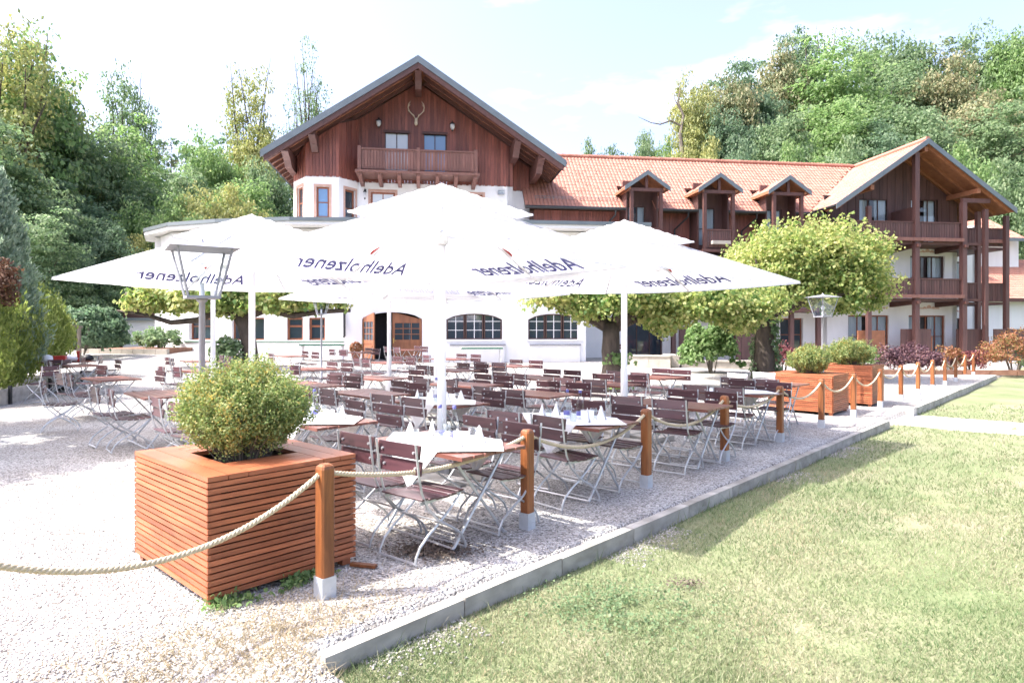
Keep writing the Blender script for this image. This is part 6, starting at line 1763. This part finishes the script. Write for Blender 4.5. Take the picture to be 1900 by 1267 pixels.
# dry tufts where the gravel runs out by the kerb end
n = 9000
s_ = SC + rng.normal(size=n) * 0.55 - 0.35; d = -0.25 + rng.normal(size=n) * 0.33
X = K0.x + s_ * D1.x + d * D2.x; Y = K0.y + s_ * D1.y + d * D2.y
k = (Y > 2.2) & ~((s_ > SC - 0.02) & (d > -0.11)); X, Y, s_, d = X[k], Y[k], s_[k], d[k]; n = len(X)
Z = gravel_z(s_, d, X, Y) - 0.004; h = 0.05 * (0.4 + rng.random(n)); a = rng.random(n) * 6.28; w = 0.005
ln_ = rng.normal(size=(n, 2)) * 1.0
V = np.empty((n, 3, 3)); V[:, 0] = np.stack([X - np.cos(a) * w / 2, Y - np.sin(a) * w / 2, Z], -1); V[:, 1] = np.stack([X + np.cos(a) * w / 2, Y + np.sin(a) * w / 2, Z], -1); V[:, 2] = np.stack([X + ln_[:, 0] * h, Y + ln_[:, 1] * h, Z + h], -1)
tag(link('dry_tufts', quads('dry_tufts', V.reshape(-1, 3), n, M['straw'], 3)), kind='stuff')
# loose pebbles on the gravel and spilt over the kerb
def pebbles(name, X, Y, Z, size):
    n = len(X); r = size * (0.5 + rng.random(n))
    base = np.array([(1, 0, 0), (0, 1, 0), (-1, 0, 0), (0, -1, 0), (0, 0, .62), (0, 0, -.62)], float)
    a = rng.random(n) * 6.28; ca, sa = np.cos(a), np.sin(a)
    B = np.tile(base, (n, 1, 1)) * (0.7 + 0.6 * rng.random((n, 6, 1)))
    bx = B[:, :, 0] * ca[:, None] - B[:, :, 1] * sa[:, None]; by = B[:, :, 0] * sa[:, None] + B[:, :, 1] * ca[:, None]
    V = np.stack([bx * r[:, None] + X[:, None], by * r[:, None] * 0.8 + Y[:, None], B[:, :, 2] * r[:, None] + (Z + r * 0.25)[:, None]], -1)
    f = np.array([(0, 1, 4), (1, 2, 4), (2, 3, 4), (3, 0, 4), (1, 0, 5), (2, 1, 5), (3, 2, 5), (0, 3, 5)])
    F = (f[None] + (np.arange(n) * 6)[:, None, None]).reshape(-1, 3)
    me = bpy.data.meshes.new(name); me.vertices.add(n * 6); me.vertices.foreach_set('co', V.reshape(-1).astype(np.float32))
    me.loops.add(len(F) * 3); me.loops.foreach_set('vertex_index', F.reshape(-1).astype(np.int32)); me.polygons.add(len(F))
    me.polygons.foreach_set('loop_start', np.arange(0, len(F) * 3, 3, dtype=np.int32)); me.polygons.foreach_set('loop_total', np.full(len(F), 3, np.int32))
    me.materials.append(M['stones']); me.update(calc_edges=True)
    if name == 'spilt_gravel': me.materials[0] = M['stones2']
    return tag(link(name, me), kind='stuff')
n = 60000
inv = rng.random(n); Y = 1 / (1 / 2.2 + inv * (1 / 10 - 1 / 2.2)); X = (rng.random(n) * 1.7 - 0.86) * Y
d = (X - K0.x) * D2.x + (Y - K0.y) * D2.y; s_ = (X - K0.x) * D1.x + (Y - K0.y) * D1.y
k = ((d < -0.10) | ((s_ < SC - 0.03) & (d < 0.25))); X, Y, s_, d = X[k], Y[k], s_[k], d[k]
pebbles('gravel_stones', X, Y, gravel_z(s_, d, X, Y), 0.0075)
n = 9000; s_ = rng.random(n) * 9 - 0.2; d = np.abs(rng.normal(size=n)) * 0.16 + 0.02; X = K0.x + s_ * D1.x + d * D2.x; Y = K0.y + s_ * D1.y + d * D2.y
k = vnoise(s_, d * 0, 1.1, 4) > 0.52; X, Y, s_, d = X[k], Y[k], s_[k], d[k]
pebbles('spilt_gravel', X, Y, lawn_z(s_, d, X, Y), 0.0105)
# weeds at the foot of the planter, wooden wedge, leaf litter patch
n = 700; c = Vector((-1.86, 3.95, 0)); f = rng.random(n)
X = c.x + D1.x * f * 0.8 + D2.x * 0.03 + rng.normal(size=n) * 0.05; Y = c.y + D1.y * f * 0.8 + D2.y * 0.03 + rng.normal(size=n) * 0.05
k = vnoise(X, Y, 5, 2) > 0.45; C = np.stack([X, Y, np.abs(rng.normal(size=n)) * 0.03 + 0.005], -1)[k]
tag(leaves_obj('weeds', None, C, 0.035, M['leaf_bright'], None, 0.7), kind='stuff')
w = c + D1 * 1.06 + D2 * 0.10
tag(MB().box(-0.10, 0.10, -0.022, 0.022, 0, 0.02).build('wooden_wedge', M['post'], None, False, (w.x, w.y, 0.0), (0, 0, R(-15))), 'small wooden wedge lying at the right foot of the nearest planter', 'wedge')
n = 1500; X = -0.62 + rng.normal(size=n) * 0.17; Y = 5.0 + rng.normal(size=n) * 0.10
C = np.stack([X, Y, 0.006 + 0.012 * rng.random(n)], -1)
M['leaf_litter'] = leafmat('leaf_litter', [(0.07, 0.055, 0.045), (0.12, 0.09, 0.07), (0.16, 0.13, 0.10)], 0.1, 2.0)
tag(leaves_obj('leaf_litter', None, C, 0.028, M['leaf_litter'], np.tile(np.array([0, 0, 1.0]), (n, 1)), 0.6, 0.4), kind='stuff')


# clover and a dry brown spot in the lawn, a potted plant by the door
n = 1900; X = 0.72 + rng.normal(size=n) * 0.30; Y = 4.25 + rng.normal(size=n) * 0.22
k = ((X - K0.x) * D2.x + (Y - K0.y) * D2.y > 0.12) & (vnoise(X, Y, 5, 12) > 0.4); C = np.stack([X, Y, -0.125 + 0.05 * rng.random(n)], -1)[k]
tag(leaves_obj('clover', None, C, 0.02, M['leaf_green'], np.tile(np.array([0, 0, 1.0]), (len(C), 1)), 0.9, 0.6), kind='stuff')
n = 170; C = np.stack([1.24 + rng.normal(size=n) * 0.08, 4.66 + rng.normal(size=n) * 0.06, -0.125 + 0.02 * rng.random(n)], -1)
tag(leaves_obj('withered_leaves', None, C, 0.018, M['leaf_litter'], np.tile(np.array([0, 0, 1.0]), (n, 1)), 0.7, 0.6), kind='stuff')
pp = to_world(-2.75, -2.0); pz = gzf(pp.x, pp.y)
t = thing('potted_plant', 'orange flowering potted plant left of the open house door', 'potted plant', (pp.x, pp.y, pz))
m = MB(); m.lathe([(0.16, 0), (0.22, 0.36), (0.24, 0.38)], n=12); m.build('pot', M['tile'], t, True)
d = unit(rng.normal(size=(500, 3))); leaves_obj('blossoms', t, d * (0.2 + 0.08 * rng.random((500, 1))) + np.array([0, 0, 0.6]), 0.09, M['leaf_rust'], d, 0.8, 0.6)
